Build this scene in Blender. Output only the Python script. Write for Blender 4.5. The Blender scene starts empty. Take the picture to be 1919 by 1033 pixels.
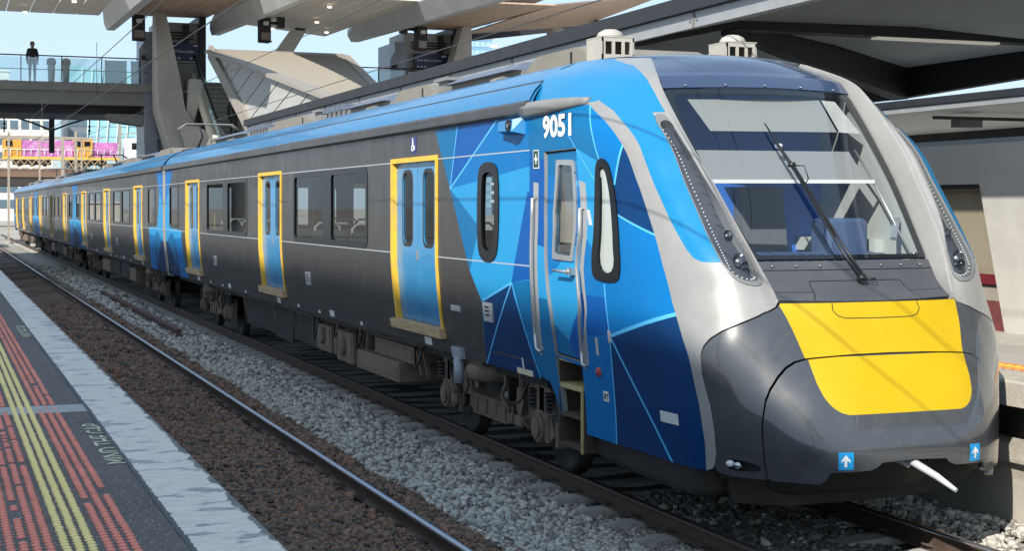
import bpy, math, random
import numpy as np
from mathutils import Vector, Matrix
from mathutils.geometry import delaunay_2d_cdt
random.seed(7); RNG = np.random.default_rng(11)
SC = bpy.context.scene
COL = SC.collection
PI = math.pi
# ------------------------------------------------------------------ camera, sky, sun, exposure
YAW = math.atan(1080/2800.)
cam_d = bpy.data.cameras.new('camera'); cam = bpy.data.objects.new('camera', cam_d); COL.objects.link(cam)
cam.location = (0, 0, 2.6); cam.rotation_euler = (PI/2, 0, -YAW)
cam_d.sensor_width = 36; cam_d.lens = 36*2800/1919.; cam_d.shift_y = -129.5/1919
cam_d.clip_start = .1; cam_d.clip_end = 4000
SC.camera = cam
SUN = Vector((-1, -1.0, .93)).normalized()
W = bpy.data.worlds.new('World'); SC.world = W; W.use_nodes = True
nt = W.node_tree; bg = nt.nodes['Background']; sky = nt.nodes.new('ShaderNodeTexSky')
sky.sky_type = 'NISHITA'; sky.sun_disc = False
sky.sun_elevation = math.asin(SUN.z); sky.sun_rotation = math.atan2(SUN.x, SUN.y) % (2*PI)
sky.air_density = 1.0; sky.dust_density = .6; sky.ozone_density = 1.6
gm_ = nt.nodes.new('ShaderNodeGamma'); gm_.inputs[1].default_value = .2      # soft shoulder: an even, pale, hazy-bright sky
wb = nt.nodes.new('ShaderNodeVectorMath'); wb.operation = 'MULTIPLY'; wb.inputs[1].default_value = (1.0, 1.24, 1.50)
nt.links.new(sky.outputs[0], gm_.inputs[0]); nt.links.new(gm_.outputs[0], wb.inputs[0]); nt.links.new(wb.outputs[0], bg.inputs[0]); bg.inputs[1].default_value = .15
sd = bpy.data.lights.new('sun', 'SUN'); sd.energy = 2.0; sd.angle = math.radians(.5); sd.color = (1, .94, .84)
so = bpy.data.objects.new('sun', sd); COL.objects.link(so)
so.rotation_euler = SUN.to_track_quat('Z', 'Y').to_euler(); so.location = (-20, -5, 30)
vs = SC.view_settings
SC.display_settings.display_device = 'sRGB'
vs.view_transform = 'Standard'; vs.look = 'None'; vs.gamma = 1; vs.exposure = 1.78; vs.use_curve_mapping = False
SC.cycles.max_bounces = 8; SC.cycles.transparent_max_bounces = 16
# ------------------------------------------------------------------ materials
def lin(r, g, b):
    f = lambda c: (c/255/12.92) if c/255 <= .04045 else ((c/255+.055)/1.055)**2.4
    return (f(r), f(g), f(b))
MATS = {}
def mat(name, col, rough=.6, metal=0, var=.12, scale=3., bump=0, bscale=40., spec=.5, coat=0, emit=None, estr=1, dirt=None, dscale=1.5, damt=.5, stretch=(1, 1, 1)):
    if name in MATS: return MATS[name]
    m = bpy.data.materials.new(name); m.use_nodes = True; MATS[name] = m
    n = m.node_tree.nodes; L = m.node_tree.links; b = n['Principled BSDF']
    b.inputs['Roughness'].default_value = rough; b.inputs['Metallic'].default_value = metal
    b.inputs['Specular IOR Level'].default_value = spec; b.inputs['Coat Weight'].default_value = coat
    b.inputs['Coat Roughness'].default_value = .04
    b.inputs['Base Color'].default_value = (*col, 1)
    tc = n.new('ShaderNodeTexCoord'); mp = n.new('ShaderNodeMapping'); mp.inputs['Scale'].default_value = stretch
    L.new(tc.outputs['Object'], mp.inputs['Vector'])
    cur = None
    if var:
        t = n.new('ShaderNodeTexNoise'); t.inputs['Scale'].default_value = scale; t.inputs['Detail'].default_value = 6; t.inputs['Roughness'].default_value = .65
        L.new(mp.outputs[0], t.inputs['Vector'])
        r = n.new('ShaderNodeMapRange'); r.inputs[1].default_value = .3; r.inputs[2].default_value = .7
        r.inputs[3].default_value = 1-var; r.inputs[4].default_value = 1+var
        L.new(t.outputs['Fac'], r.inputs[0])
        mx = n.new('ShaderNodeVectorMath'); mx.operation = 'SCALE'; mx.inputs[0].default_value = col
        L.new(r.outputs[0], mx.inputs['Scale']); cur = mx.outputs[0]
        rr = n.new('ShaderNodeMapRange'); rr.inputs[1].default_value = .3; rr.inputs[2].default_value = .7
        rr.inputs[3].default_value = max(.02, rough*.8); rr.inputs[4].default_value = min(1, rough*1.25)
        L.new(t.outputs['Fac'], rr.inputs[0]); L.new(rr.outputs[0], b.inputs['Roughness'])
    if dirt:
        t2 = n.new('ShaderNodeTexNoise'); t2.inputs['Scale'].default_value = dscale; t2.inputs['Detail'].default_value = 8; t2.inputs['Roughness'].default_value = .7
        L.new(mp.outputs[0], t2.inputs['Vector'])
        r2 = n.new('ShaderNodeMapRange'); r2.inputs[1].default_value = .5; r2.inputs[2].default_value = .68; r2.inputs[3].default_value = 0; r2.inputs[4].default_value = damt
        L.new(t2.outputs['Fac'], r2.inputs[0])
        mm = n.new('ShaderNodeMix'); mm.data_type = 'RGBA'; L.new(r2.outputs[0], mm.inputs[0])
        if cur: L.new(cur, mm.inputs[6])
        else: mm.inputs[6].default_value = (*col, 1)
        mm.inputs[7].default_value = (*dirt, 1); cur = mm.outputs[2]
    if cur: L.new(cur, b.inputs['Base Color'])
    if bump:
        t3 = n.new('ShaderNodeTexNoise'); t3.inputs['Scale'].default_value = bscale; t3.inputs['Detail'].default_value = 5
        L.new(mp.outputs[0], t3.inputs['Vector'])
        bp = n.new('ShaderNodeBump'); bp.inputs['Strength'].default_value = bump; bp.inputs['Distance'].default_value = .02
        L.new(t3.outputs['Fac'], bp.inputs['Height']); L.new(bp.outputs[0], b.inputs['Normal'])
    if emit:
        b.inputs['Emission Color'].default_value = (*emit, 1); b.inputs['Emission Strength'].default_value = estr
    return m
def glass(name, tint, rough=.01, ior=1.5, base=0.0):
    if name in MATS: return MATS[name]
    m = bpy.data.materials.new(name); m.use_nodes = True; MATS[name] = m
    n = m.node_tree.nodes; L = m.node_tree.links
    for x in list(n):
        if x.type == 'BSDF_PRINCIPLED': n.remove(x)
    out = [x for x in n if x.type == 'OUTPUT_MATERIAL'][0]
    tr = n.new('ShaderNodeBsdfTransparent'); tr.inputs[0].default_value = (*tint, 1)
    gl = n.new('ShaderNodeBsdfGlossy'); gl.inputs['Roughness'].default_value = rough
    fr = n.new('ShaderNodeFresnel')
    ge = n.new('ShaderNodeNewGeometry'); ma = n.new('ShaderNodeMath'); ma.operation = 'MULTIPLY_ADD'       # a thin pane: same Fresnel from both sides
    L.new(ge.outputs['Backfacing'], ma.inputs[0]); ma.inputs[1].default_value = 1/ior-ior; ma.inputs[2].default_value = ior; L.new(ma.outputs[0], fr.inputs[0])
    ad = n.new('ShaderNodeMath'); ad.operation = 'ADD'; ad.inputs[1].default_value = base; ad.use_clamp = True
    L.new(fr.outputs[0], ad.inputs[0])
    mx = n.new('ShaderNodeMixShader'); L.new(ad.outputs[0], mx.inputs[0]); L.new(tr.outputs[0], mx.inputs[1]); L.new(gl.outputs[0], mx.inputs[2])
    L.new(mx.outputs[0], out.inputs[0])
    return m
# ------------------------------------------------------------------ object helpers
def tag(o, label=None, cat=None, group=None, kind=None):
    if label: o['label'] = label
    if cat: o['category'] = cat
    if group: o['group'] = group
    if kind: o['kind'] = kind
    return o
def empty(name, loc=(0, 0, 0), label=None, cat=None, group=None):
    o = bpy.data.objects.new(name, None); COL.objects.link(o); o.location = loc; o.empty_display_size = .3
    return tag(o, label, cat, group)
def link(name, me, parent=None):
    o = bpy.data.objects.new(name, me); COL.objects.link(o)
    if parent is not None:
        o.parent = parent
        p = parent; off = Vector((0, 0, 0))
        while p is not None: off += p.location; p = p.parent
        o.location = -off          # meshes are written in world coordinates
    return o
def put(name, me, parent, loc):
    """a shared mesh placed at loc (world)"""
    o = link(name, me, parent); o.location = o.location + Vector(loc); return o
class MB:
    def __init__(s): s.v = []; s.f = []; s.m = []; s.sm = []
    def add(s, vs, fs, mi=0, smooth=False):
        b = len(s.v); s.v += [tuple(map(float, p)) for p in vs]
        for f in fs: s.f.append(tuple(i+b for i in f)); s.m.append(mi); s.sm.append(smooth)
        return s
    def box(s, x0, x1, y0, y1, z0, z1, mi=0):
        return s.hexa([(x0, y0, z0), (x1, y0, z0), (x1, y1, z0), (x0, y1, z0), (x0, y0, z1), (x1, y0, z1), (x1, y1, z1), (x0, y1, z1)], mi)
    def hexa(s, p, mi=0):
        return s.add(p, [(3, 2, 1, 0), (4, 5, 6, 7), (0, 1, 5, 4), (1, 2, 6, 5), (2, 3, 7, 6), (3, 0, 4, 7)], mi)
    def bbox(s, x0, x1, y0, y1, z0, z1, b=.01, mi=0):
        # box with chamfered vertical and top edges
        lo = [(x0+b, y0), (x1-b, y0), (x1, y0+b), (x1, y1-b), (x1-b, y1), (x0+b, y1), (x0, y1-b), (x0, y0+b)]
        ins = [(x0+2*b, y0+b), (x1-2*b, y0+b), (x1-b, y0+2*b), (x1-b, y1-2*b), (x1-2*b, y1-b), (x0+2*b, y1-b), (x0+b, y1-2*b), (x0+b, y0+2*b)]
        v = [(*p, z0) for p in lo]+[(*p, z1-b) for p in lo]+[(*p, z1) for p in ins]
        f = [tuple(range(7, -1, -1)), tuple(range(16, 24))]
        for k in range(8):
            j = (k+1) % 8; f += [(k, j, 8+j, 8+k), (8+k, 8+j, 16+j, 16+k)]
        return s.add(v, f, mi)
    def prism(s, poly, axis, a, b, mi=0, smooth=False):
        """poly: 2d points; axis 'x' -> (y,z) extruded in x, 'y' -> (x,z), 'z' -> (x,y)"""
        P = {'x': lambda p, t: (t, p[0], p[1]), 'y': lambda p, t: (p[0], t, p[1]), 'z': lambda p, t: (p[0], p[1], t)}[axis]
        n = len(poly); v = [P(p, a) for p in poly]+[P(p, b) for p in poly]
        s.add(v, [tuple(range(n-1, -1, -1)), tuple(range(n, 2*n))], mi)
        return s.add(v, [(k, (k+1) % n, n+(k+1) % n, n+k) for k in range(n)], mi, smooth)
    def tube(s, pts, r, n=8, mi=0, cap=True):
        pts = [Vector(p) for p in pts]; rs = r if isinstance(r, (list, tuple)) else [r]*len(pts)
        v = []; N = len(pts); up = None
        for i, p in enumerate(pts):
            d = (pts[min(i+1, N-1)]-pts[max(i-1, 0)]).normalized()
            if up is None: up = Vector((0, 0, 1)) if abs(d.z) < .9 else Vector((1, 0, 0))
            a = d.cross(up).normalized(); bb = a.cross(d).normalized(); up = bb
            v += [p+(a*math.cos(2*PI*k/n)+bb*math.sin(2*PI*k/n))*rs[i] for k in range(n)]
        f = [(i*n+k, i*n+(k+1) % n, (i+1)*n+(k+1) % n, (i+1)*n+k) for i in range(N-1) for k in range(n)]
        s.add(v, f, mi, True)
        if cap: s.add(v[:n], [tuple(range(n-1, -1, -1))], mi); s.add(v[-n:], [tuple(range(n))], mi)
        return s
    def bar(s, p, q, w, h, mi=0, upv=(0, 0, 1)):
        p, q = Vector(p), Vector(q); d = (q-p).normalized(); a = d.cross(Vector(upv))
        if a.length < 1e-4: a = d.cross(Vector((1, 0, 0)))
        a.normalize(); b = a.cross(d).normalized(); a = a*w/2; b = b*h/2
        return s.hexa([p-a-b, p+a-b, q+a-b, q-a-b, p-a+b, p+a+b, q+a+b, q-a+b], mi)
    def cyl(s, p, q, r, r2=None, n=16, mi=0): return s.tube([p, q], [r, r if r2 is None else r2], n, mi)
    def lathe(s, c, prof, n=20, mi=0, axis='z', smooth=True):
        v = []
        for r, h in prof:
            for k in range(n):
                a = 2*PI*k/n; x, y = r*math.cos(a), r*math.sin(a)
                v.append({'z': (c[0]+x, c[1]+y, c[2]+h), 'x': (c[0]+h, c[1]+x, c[2]+y), 'y': (c[0]+x, c[1]+h, c[2]+y)}[axis])
        N = len(prof)
        s.add(v, [(i*n+k, i*n+(k+1) % n, (i+1)*n+(k+1) % n, (i+1)*n+k) for i in range(N-1) for k in range(n)], mi, smooth)
        s.add(v[:n], [tuple(range(n))], mi); s.add(v[-n:], [tuple(range(n))], mi)
        return s
    def quad(s, a, b, c, d, mi=0): return s.add([a, b, c, d], [(0, 1, 2, 3)], mi)
    def slab(s, poly3, t, mi=0):
        """polygon (3d, roughly planar) thickened upward by t"""
        n = len(poly3); v = list(poly3)+[(p[0], p[1], p[2]+t) for p in poly3]
        return s.add(v, [tuple(range(n-1, -1, -1)), tuple(range(n, 2*n))]+[(k, (k+1) % n, n+(k+1) % n, n+k) for k in range(n)], mi)
    def mesh(s, name, mats):
        me = bpy.data.meshes.new(name); me.from_pydata(s.v, [], s.f)
        for m in (mats if isinstance(mats, (list, tuple)) else [mats]): me.materials.append(m)
        me.polygons.foreach_set('material_index', s.m); me.polygons.foreach_set('use_smooth', s.sm)
        me.validate(); fix_normals(me); me.update(); return me
    def build(s, name, mats, parent=None): return link(name, s.mesh(name, mats), parent)
def fix_normals(me):
    import bmesh
    bm = bmesh.new(); bm.from_mesh(me); bmesh.ops.remove_doubles(bm, verts=bm.verts, dist=1e-5)
    bmesh.ops.recalc_face_normals(bm, faces=bm.faces); bm.to_mesh(me); bm.free()
def pip(P, poly):
    P = np.asarray(P); poly = np.asarray(poly); x, y = P[:, 0], P[:, 1]; ins = np.zeros(len(P), bool)
    j = len(poly)-1
    for i in range(len(poly)):
        xi, yi = poly[i]; xj, yj = poly[j]
        if yi != yj:
            c = ((yi > y) != (yj > y)) & (x < (xj-xi)*(y-yi)/(yj-yi)+xi); ins ^= c
        j = i
    return ins
def dens(poly, step):
    out = []
    for i, p in enumerate(poly):
        q = poly[(i+1) % len(poly)]; n = max(1, int(math.ceil(max(abs(q[0]-p[0]), abs(q[1]-p[1]))/step)))
        out += [(p[0]+(q[0]-p[0])*k/n, p[1]+(q[1]-p[1])*k/n) for k in range(n)]
    return out
def rnd(poly, it=1):
    """Chaikin corner cutting"""
    for _ in range(it):
        o = []
        for i, p in enumerate(poly):
            q = poly[(i+1) % len(poly)]
            o += [(p[0]*.75+q[0]*.25, p[1]*.75+q[1]*.25), (p[0]*.25+q[0]*.75, p[1]*.25+q[1]*.75)]
        poly = o
    return poly
def rndc(poly, step, it=2): return rnd(dens(poly, step), it)
def rrect(x0, x1, y0, y1, r, n=4, rx=None):
    rx = r if rx is None else rx; out = []
    for cx, cy, a in ((x1-rx, y1-r, 0), (x0+rx, y1-r, 90), (x0+rx, y0+r, 180), (x1-rx, y0+r, 270)):
        out += [(cx+rx*math.cos(math.radians(a+90*k/n)), cy+r*math.sin(math.radians(a+90*k/n))) for k in range(n+1)]
    return out
def surf_mesh(name, fn, outline, mats, holes=(), regions=(), off=0., thick=.02, grid=(.2, .2), step=None, out=(-1, 0, 0), center=None, rim=None, lines=()):
    """a panel cut out of a curved surface fn(u,v): outline and holes in (u,v), coloured regions printed on it"""
    step = step or min(grid)
    V = []; E = []
    def ring(poly):
        p = dens(poly, step); b = len(V); V.extend(p); E.extend((b+i, b+(i+1) % len(p)) for i in range(len(p)))
        return p
    ol = ring(outline); hs = [ring(h) for h in holes]
    for r in regions: ring(r[0])
    a = np.array(ol); lo = a.min(0); hi = a.max(0)
    gx = np.arange(lo[0], hi[0], grid[0]); gy = np.arange(lo[1], hi[1], grid[1])
    G = np.array([(x+grid[0]*.37, y+grid[1]*.41) for x in gx for y in gy])
    if len(G): V.extend(map(tuple, G[pip(G, ol)]))
    vo, eo, fo, _, _, _ = delaunay_2d_cdt([Vector(p) for p in V], E, [], 0, 1e-6, False)
    P = np.array([(p[0], p[1]) for p in vo]); F = np.array([tuple(f) for f in fo if len(f) == 3])
    cc = P[F].mean(1); keep = pip(cc, ol)
    for h in hs: keep &= ~pip(cc, h)
    F = F[keep]; cc = cc[keep]; mi = np.zeros(len(F), int)
    for r in regions: mi[pip(cc, r[0])] = r[1]
    used = np.unique(F); re = -np.ones(len(P), int); re[used] = np.arange(len(used)); F = re[F]; P = P[used]
    e = 1e-3; pos = np.array([fn(u, v) for u, v in P])
    du = np.array([fn(u+e, v) for u, v in P])-np.array([fn(u-e, v) for u, v in P])
    dv = np.array([fn(u, v+e) for u, v in P])-np.array([fn(u, v-e) for u, v in P])
    N = np.cross(du, dv); N /= np.linalg.norm(N, axis=1)[:, None]+1e-12
    ref = (pos-np.array(center)) if center is not None else np.tile(np.array(out, float), (len(pos), 1))
    sgn = np.sign((N*ref).sum()); N *= sgn
    top = pos-N*off; bot = pos-N*(off+thick)
    a, b, c = top[F[:, 0]], top[F[:, 1]], top[F[:, 2]]
    fl = (np.cross(b-a, c-a)*N[F[:, 0]]).sum(1) < 0
    F[fl] = F[fl][:, ::-1]
    cnt = {}
    for t in F:
        for k in range(3):
            ed = (t[k], t[(k+1) % 3]); cnt[ed] = 1
    bd = [ed for ed in cnt if (ed[1], ed[0]) not in cnt]
    verts = [tuple(p) for p in top]; faces = [tuple(map(int, t)) for t in F]; ms = list(mi)
    ln = [tuple(N[i]) for t in F for i in t]
    if thick:
        base = len(verts); bi = {}
        for i, j in bd:
            for q in (i, j):
                if q not in bi: bi[q] = base+2*len(bi); verts.append(tuple(top[q])); verts.append(tuple(bot[q]))
            faces.append((bi[j], bi[i], bi[i]+1, bi[j]+1)); ms.append(rim if rim is not None else 0)
            fnm = np.cross(top[i]-top[j], bot[i]-top[j]); fnm /= np.linalg.norm(fnm)+1e-12
            ln += [tuple(fnm)]*4
    me = bpy.data.meshes.new(name); me.from_pydata(verts, [], faces)
    for m in (mats if isinstance(mats, (list, tuple)) else [mats]): me.materials.append(m)
    me.polygons.foreach_set('material_index', ms); me.polygons.foreach_set('use_smooth', [True]*len(faces))
    me.update(); me.normals_split_custom_set(ln); return me
def surf(name, fn, outline, mats, parent=None, **k): return link(name, surf_mesh(name, fn, outline, mats, **k), parent)
def text_geo(s, size=1., bold=0.):
    cu = bpy.data.curves.new('t', 'FONT'); cu.body = s; cu.size = size; cu.offset = bold; cu.resolution_u = 3
    o = bpy.data.objects.new('t', cu); COL.objects.link(o); bpy.context.view_layer.update()
    me = o.evaluated_get(bpy.context.evaluated_depsgraph_get()).to_mesh()
    v = np.array([p.co[:2] for p in me.vertices]); f = [tuple(p.vertices) for p in me.polygons]
    bpy.data.objects.remove(o); return v, f
def copy_tree(o, parent=None, shift=None):
    c = o.copy(); COL.objects.link(c); c.parent = parent
    if shift is not None: c.location = o.location+Vector(shift)
    for ch in list(o.children): copy_tree(ch, c)
    return c
# ------------------------------------------------------------------ palette
K = dict(
 charcoal=mat('charcoal_paint', (.042, .038, .037), .42, var=.06, coat=.12, dirt=(.058, .052, .048), dscale=.7, damt=.18, stretch=(1, 1, .35), bump=.04, bscale=2.2),
 roofblue=mat('roof_blue_paint', (.008, .15, .34), .32, var=.05, coat=.3),
 cabblue=mat('cab_blue_paint', (.004, .18, .40), .28, var=.03, coat=.4),
 bright=mat('bright_blue_paint', (.002, .145, .41), .45, var=.03, coat=.05, spec=.14),
 mid=mat('mid_blue_paint', (.002, .085, .33), .45, var=.03, coat=.05, spec=.14),
 navy=mat('navy_paint', (.002, .034, .125), .45, var=.03, coat=.05, spec=.14),
 teal=mat('teal_paint', (.004, .13, .31), .45, var=.03, coat=.05, spec=.14),
 cyan=mat('cyan_paint', (.02, .27, .55), .45, var=.03, coat=.05, spec=.14),
 line=mat('pale_blue_line', (.08, .42, .78), .35, var=0),
 silver=mat('silver_paint', (.285, .28, .272), .34, metal=.15, var=.04, coat=.35, dirt=(.22, .21, .195), dscale=11, damt=.3, bump=.03, bscale=2.5),
 grey=mat('nose_grey_paint', (.045, .05, .058), .25, var=.05, coat=1.0, dirt=(.085, .085, .085), dscale=7, damt=.4, bump=.03, bscale=2.5),
 shelf=mat('shelf_grey_paint', (.06, .064, .074), .45, var=.06, dirt=(.11, .10, .09), dscale=3, damt=.3),
 yellow=mat('warning_yellow_paint', (.50, .33, .001), .4, var=.03, coat=.1, dirt=(.52, .34, .01), dscale=6, damt=.25),
 dyellow=mat('door_yellow_paint', (.78, .46, .04), .5, var=.1, dirt=(.42, .30, .16), dscale=5, damt=.6),
 sill=mat('sill_wood', (.52, .36, .20), .7, var=.25, scale=8, bump=.4, stretch=(1, .3, 3), dirt=(.25, .18, .12), dscale=7, damt=.5),
 doorblue=mat('door_blue_paint', (.03, .23, .47), .34, var=.08, coat=.25, dirt=(.10, .20, .32), dscale=3, damt=.4),
 black=mat('black_rubber', (.010, .010, .012), .4, var=0),
 gloss=mat('black_gloss', (.006, .007, .009), .3, var=0, spec=.18),
 white=mat('white_paint', (.72, .72, .70), .5, var=.05),
 steel=mat('brushed_steel', (.55, .55, .54), .3, metal=.8, var=.08),
 hood=mat('hood_grey', (.20, .20, .20), .5, var=.12),
 roofgrey=mat('roof_grey', (.19, .19, .19), .65, var=.12, dirt=(.10, .09, .08), damt=.6),
 beige=mat('beige_box_paint', (.20, .185, .155), .65, var=.12, dirt=(.22, .18, .14), dscale=4, damt=.55),
 roofpanel=mat('roof_unit_panel', (.11, .13, .18), .45, var=.12),
 dust=mat('bogie_dust', (.165, .12, .09), .9, var=.35, scale=5, bump=.5, bscale=25, dirt=(.07, .052, .04), dscale=3, damt=.75),
 dustlight=mat('box_dust', (.20, .145, .108), .9, var=.2, scale=4, bump=.3, dirt=(.09, .075, .06), dscale=2.5, damt=.6),
 under=mat('underframe_black', (.03, .028, .026), .8, var=.25, scale=4, dirt=(.06, .05, .042), dscale=3, damt=.5),
 wheel=mat('wheel_steel', (.022, .02, .019), .7, metal=.2, var=.2),
 wglass=glass('carriage_window_glass', (.40, .43, .43), base=.0, ior=1.2),
 cglass=glass('windscreen_glass', (.93, .96, .97), base=.035),
 hglass=glass('headlight_glass', (.86, .88, .9), base=.0),
 chrome=mat('lamp_chrome', (.45, .46, .48), .12, metal=1, var=0),
 led=mat('led_lens', (.7, .7, .7), .15, var=0),
 interior=mat('interior_panel', (.42, .43, .41), .6, var=.05),
 seatc=mat('seat_fabric', (.06, .07, .09), .9, var=.2),
 blind=mat('blind_fabric', (.22, .225, .215), .85, var=.05, scale=60),
 bulk=mat('bulkhead_blue', (.025, .14, .55), .5, var=.05),
 cab=mat('cab_trim', (.44, .47, .45), .55, var=.05),
 dash=mat('dash_dark', (.05, .085, .17), .5, var=.1),
)
# ------------------------------------------------------------------ ground, track bed, ballast
def node_mat(name, rough=.9):
    m = bpy.data.materials.new(name); m.use_nodes = True
    return m, m.node_tree.nodes, m.node_tree.links, m.node_tree.nodes['Principled BSDF']
def ramp(n, L, src, stops):
    r = n.new('ShaderNodeValToRGB'); L.new(src, r.inputs[0]); e = r.color_ramp.elements
    while len(e) < len(stops): e.new(.5)
    for k, (p, c) in enumerate(stops): e[k].position = p; e[k].color = (*c, 1)
    return r.outputs[0]
def noise(n, L, vec, scale, det=6, rough=.6):
    t = n.new('ShaderNodeTexNoise'); t.inputs['Scale'].default_value = scale; t.inputs['Detail'].default_value = det; t.inputs['Roughness'].default_value = rough
    L.new(vec, t.inputs['Vector']); return t.outputs['Fac']
def bump(n, L, b, h, s=.5, d=.02):
    bp = n.new('ShaderNodeBump'); bp.inputs['Strength'].default_value = s; bp.inputs['Distance'].default_value = d
    L.new(h, bp.inputs['Height']); L.new(bp.outputs[0], b.inputs['Normal'])
def mixc(n, L, fac, a, b):
    m = n.new('ShaderNodeMix'); m.data_type = 'RGBA'; L.new(fac, m.inputs[0])
    for i, x in ((6, a), (7, b)):
        if isinstance(x, tuple): m.inputs[i].default_value = (*x, 1)
        else: L.new(x, m.inputs[i])
    return m.outputs[2]
gm = mat('earth', (.34, .31, .26), .95, var=.25, scale=.4, dirt=(.44, .41, .36), dscale=.15, damt=.7)
tag(MB().box(-900, 1100, -300, 1700, -1.2, -.40).build('ground', gm), kind='structure')
def ballast_mat():
    m, n, L, b = node_mat('ballast_bed'); b.inputs['Roughness'].default_value = .95
    tc = n.new('ShaderNodeTexCoord'); P = tc.outputs['Object']
    v = n.new('ShaderNodeTexVoronoi'); v.inputs['Scale'].default_value = 22; L.new(P, v.inputs['Vector'])
    sep = n.new('ShaderNodeSeparateColor'); L.new(v.outputs['Color'], sep.inputs[0])
    grey = ramp(n, L, sep.outputs[0], [(0, (.24, .22, .195)), (.5, (.38, .36, .32)), (1, (.50, .47, .42))])
    brown = ramp(n, L, sep.outputs[0], [(0, (.09, .062, .048)), (.5, (.165, .115, .086)), (1, (.25, .18, .135))])
    sx = n.new('ShaderNodeSeparateXYZ'); L.new(P, sx.inputs[0])
    ad = n.new('ShaderNodeMath'); ad.operation = 'MULTIPLY_ADD'; L.new(noise(n, L, P, 1.3, 5), ad.inputs[0]); ad.inputs[1].default_value = 1.2; L.new(sx.outputs[0], ad.inputs[2])
    f = n.new('ShaderNodeMapRange'); f.inputs[1].default_value = 4.6; f.inputs[2].default_value = 5.2; L.new(ad.outputs[0], f.inputs[0])
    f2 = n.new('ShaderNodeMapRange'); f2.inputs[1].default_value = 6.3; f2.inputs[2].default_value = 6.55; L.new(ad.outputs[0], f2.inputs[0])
    shade_dark = ramp(n, L, sep.outputs[0], [(0, (.035, .032, .028)), (.5, (.06, .056, .05)), (1, (.11, .105, .095))])      # under-train shade put into the stone colour between the rails
    L.new(mixc(n, L, f2.outputs[0], mixc(n, L, f.outputs[0], brown, grey), shade_dark), b.inputs['Base Color'])
    bump(n, L, b, v.outputs['Distance'], 1., .05); return m
def bed():
    xs = np.arange(1.2, 8.71, .15); ys = np.concatenate([np.arange(-4, 40, .2), np.arange(40, 135, 1.)])
    def h(x, y):
        k = -.21+.03*math.sin(x*3.1+y*.7)*math.sin(y*1.9+x)
        if 4.3 < x < 5.3: k += .035
        if 1.5 < x < 4.3: k += .032
        if x > 7.75: k += .10*min(1, (x-7.75)/.4)
        return k
    v = [(x, y, h(x, y)) for y in ys for x in xs]; nx = len(xs)
    f = [(j*nx+i, j*nx+i+1, (j+1)*nx+i+1, (j+1)*nx+i) for j in range(len(ys)-1) for i in range(nx-1)]
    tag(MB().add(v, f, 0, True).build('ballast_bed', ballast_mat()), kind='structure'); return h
bed_h = bed()
ICO = None
def rocks(name, regions, cols, seed, label, cat):
    """loose broken stone, thousands of little angular lumps"""
    global ICO
    import bmesh
    if ICO is None:
        bm = bmesh.new(); bmesh.ops.create_icosphere(bm, subdivisions=1, radius=1)
        ICO = (np.array([v.co[:] for v in bm.verts]), np.array([[v.index for v in f.verts] for f in bm.faces])); bm.free()
    bv, bf = ICO; rg = np.random.default_rng(seed)
    shapes = []
    for k in range(10):
        q = bv*(1+rg.uniform(-.38, .3, (len(bv), 1)))*rg.uniform(.6, 1.2, 3)
        q[:, 2] = np.clip(q[:, 2], -.6, rg.uniform(.35, .8)); shapes.append(q)
    VV = []; MI = []
    for x0, x1, y0, y1, den, size, zo in regions:
        n = int((x1-x0)*(y1-y0)*den)
        for k in range(n):
            x, y = rg.uniform(x0, x1), rg.uniform(y0, y1)
            s = size*rg.lognormal(0, .28); a = rg.uniform(0, 2*PI); t = rg.uniform(-.6, .6)
            q = shapes[k % 10]*s
            ct, st, ca, sa = math.cos(t), math.sin(t), math.cos(a), math.sin(a)
            q = np.stack([q[:, 0], q[:, 1]*ct-q[:, 2]*st, q[:, 1]*st+q[:, 2]*ct], 1)
            q = np.stack([q[:, 0]*ca-q[:, 1]*sa, q[:, 0]*sa+q[:, 1]*ca, q[:, 2]], 1)
            VV.append(q+np.array([x, y, bed_h(x, y)+zo+rg.uniform(-.2, .5)*s])); MI.append(rg.choice(len(cols), p=[c[1] for c in cols]))
    n = len(VV); V = np.concatenate(VV); F = (bf[None]+(np.arange(n)*len(bv))[:, None, None]).reshape(-1, 3)
    me = bpy.data.meshes.new(name); me.vertices.add(len(V)); me.vertices.foreach_set('co', V.ravel())
    me.loops.add(len(F)*3); me.loops.foreach_set('vertex_index', F.ravel())
    me.polygons.add(len(F)); me.polygons.foreach_set('loop_start', np.arange(0, len(F)*3, 3)); me.polygons.foreach_set('loop_total', np.full(len(F), 3))
    for c in cols: me.materials.append(c[0])
    me.polygons.foreach_set('material_index', np.repeat(MI, len(bf))); me.update(calc_edges=True)
    return tag(link(name, me), label, cat, kind='stuff')
g1, g2, g3, g4, g5 = [mat('stone_%s' % k, c, .9, var=.3, scale=30) for k, c in (('grey', (.45, .425, .38)), ('dark_grey', (.20, .19, .17)), ('pale', (.58, .55, .50)), ('greenish', (.42, .41, .355)), ('shade_dark', (.10, .095, .085)))]  # the darkest grey carries the shade under the train in its colour
b1, b2, b3 = [mat('stone_%s' % k, c, .95, var=.3, scale=30) for k, c in (('brown', (.20, .128, .09)), ('rust', (.25, .138, .094)), ('black', (.10, .075, .06)))]
GP = [(g1, .36), (g2, .30), (g3, .07), (g4, .27)]; BP = [(b1, .5), (b2, .22), (b3, .28)]
rocks('ballast_stones', [(4.22, 5.40, 4.5, 12, 1500, .0215, .03), (5.40, 5.76, 4.5, 12, 700, .021, -.012), (4.25, 5.40, 12, 24, 760, .030, .03), (5.40, 5.75, 12, 26, 330, .03, -.012), (4.25, 5.4, 24, 40, 340, .042, .03), (4.3, 5.4, 40, 70, 120, .062, .03), (7.56, 8.42, 5.5, 16, 1000, .029, .03)], GP, 1, 'loose grey crushed stone between the two tracks and beyond the far rail', 'ballast')
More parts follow.
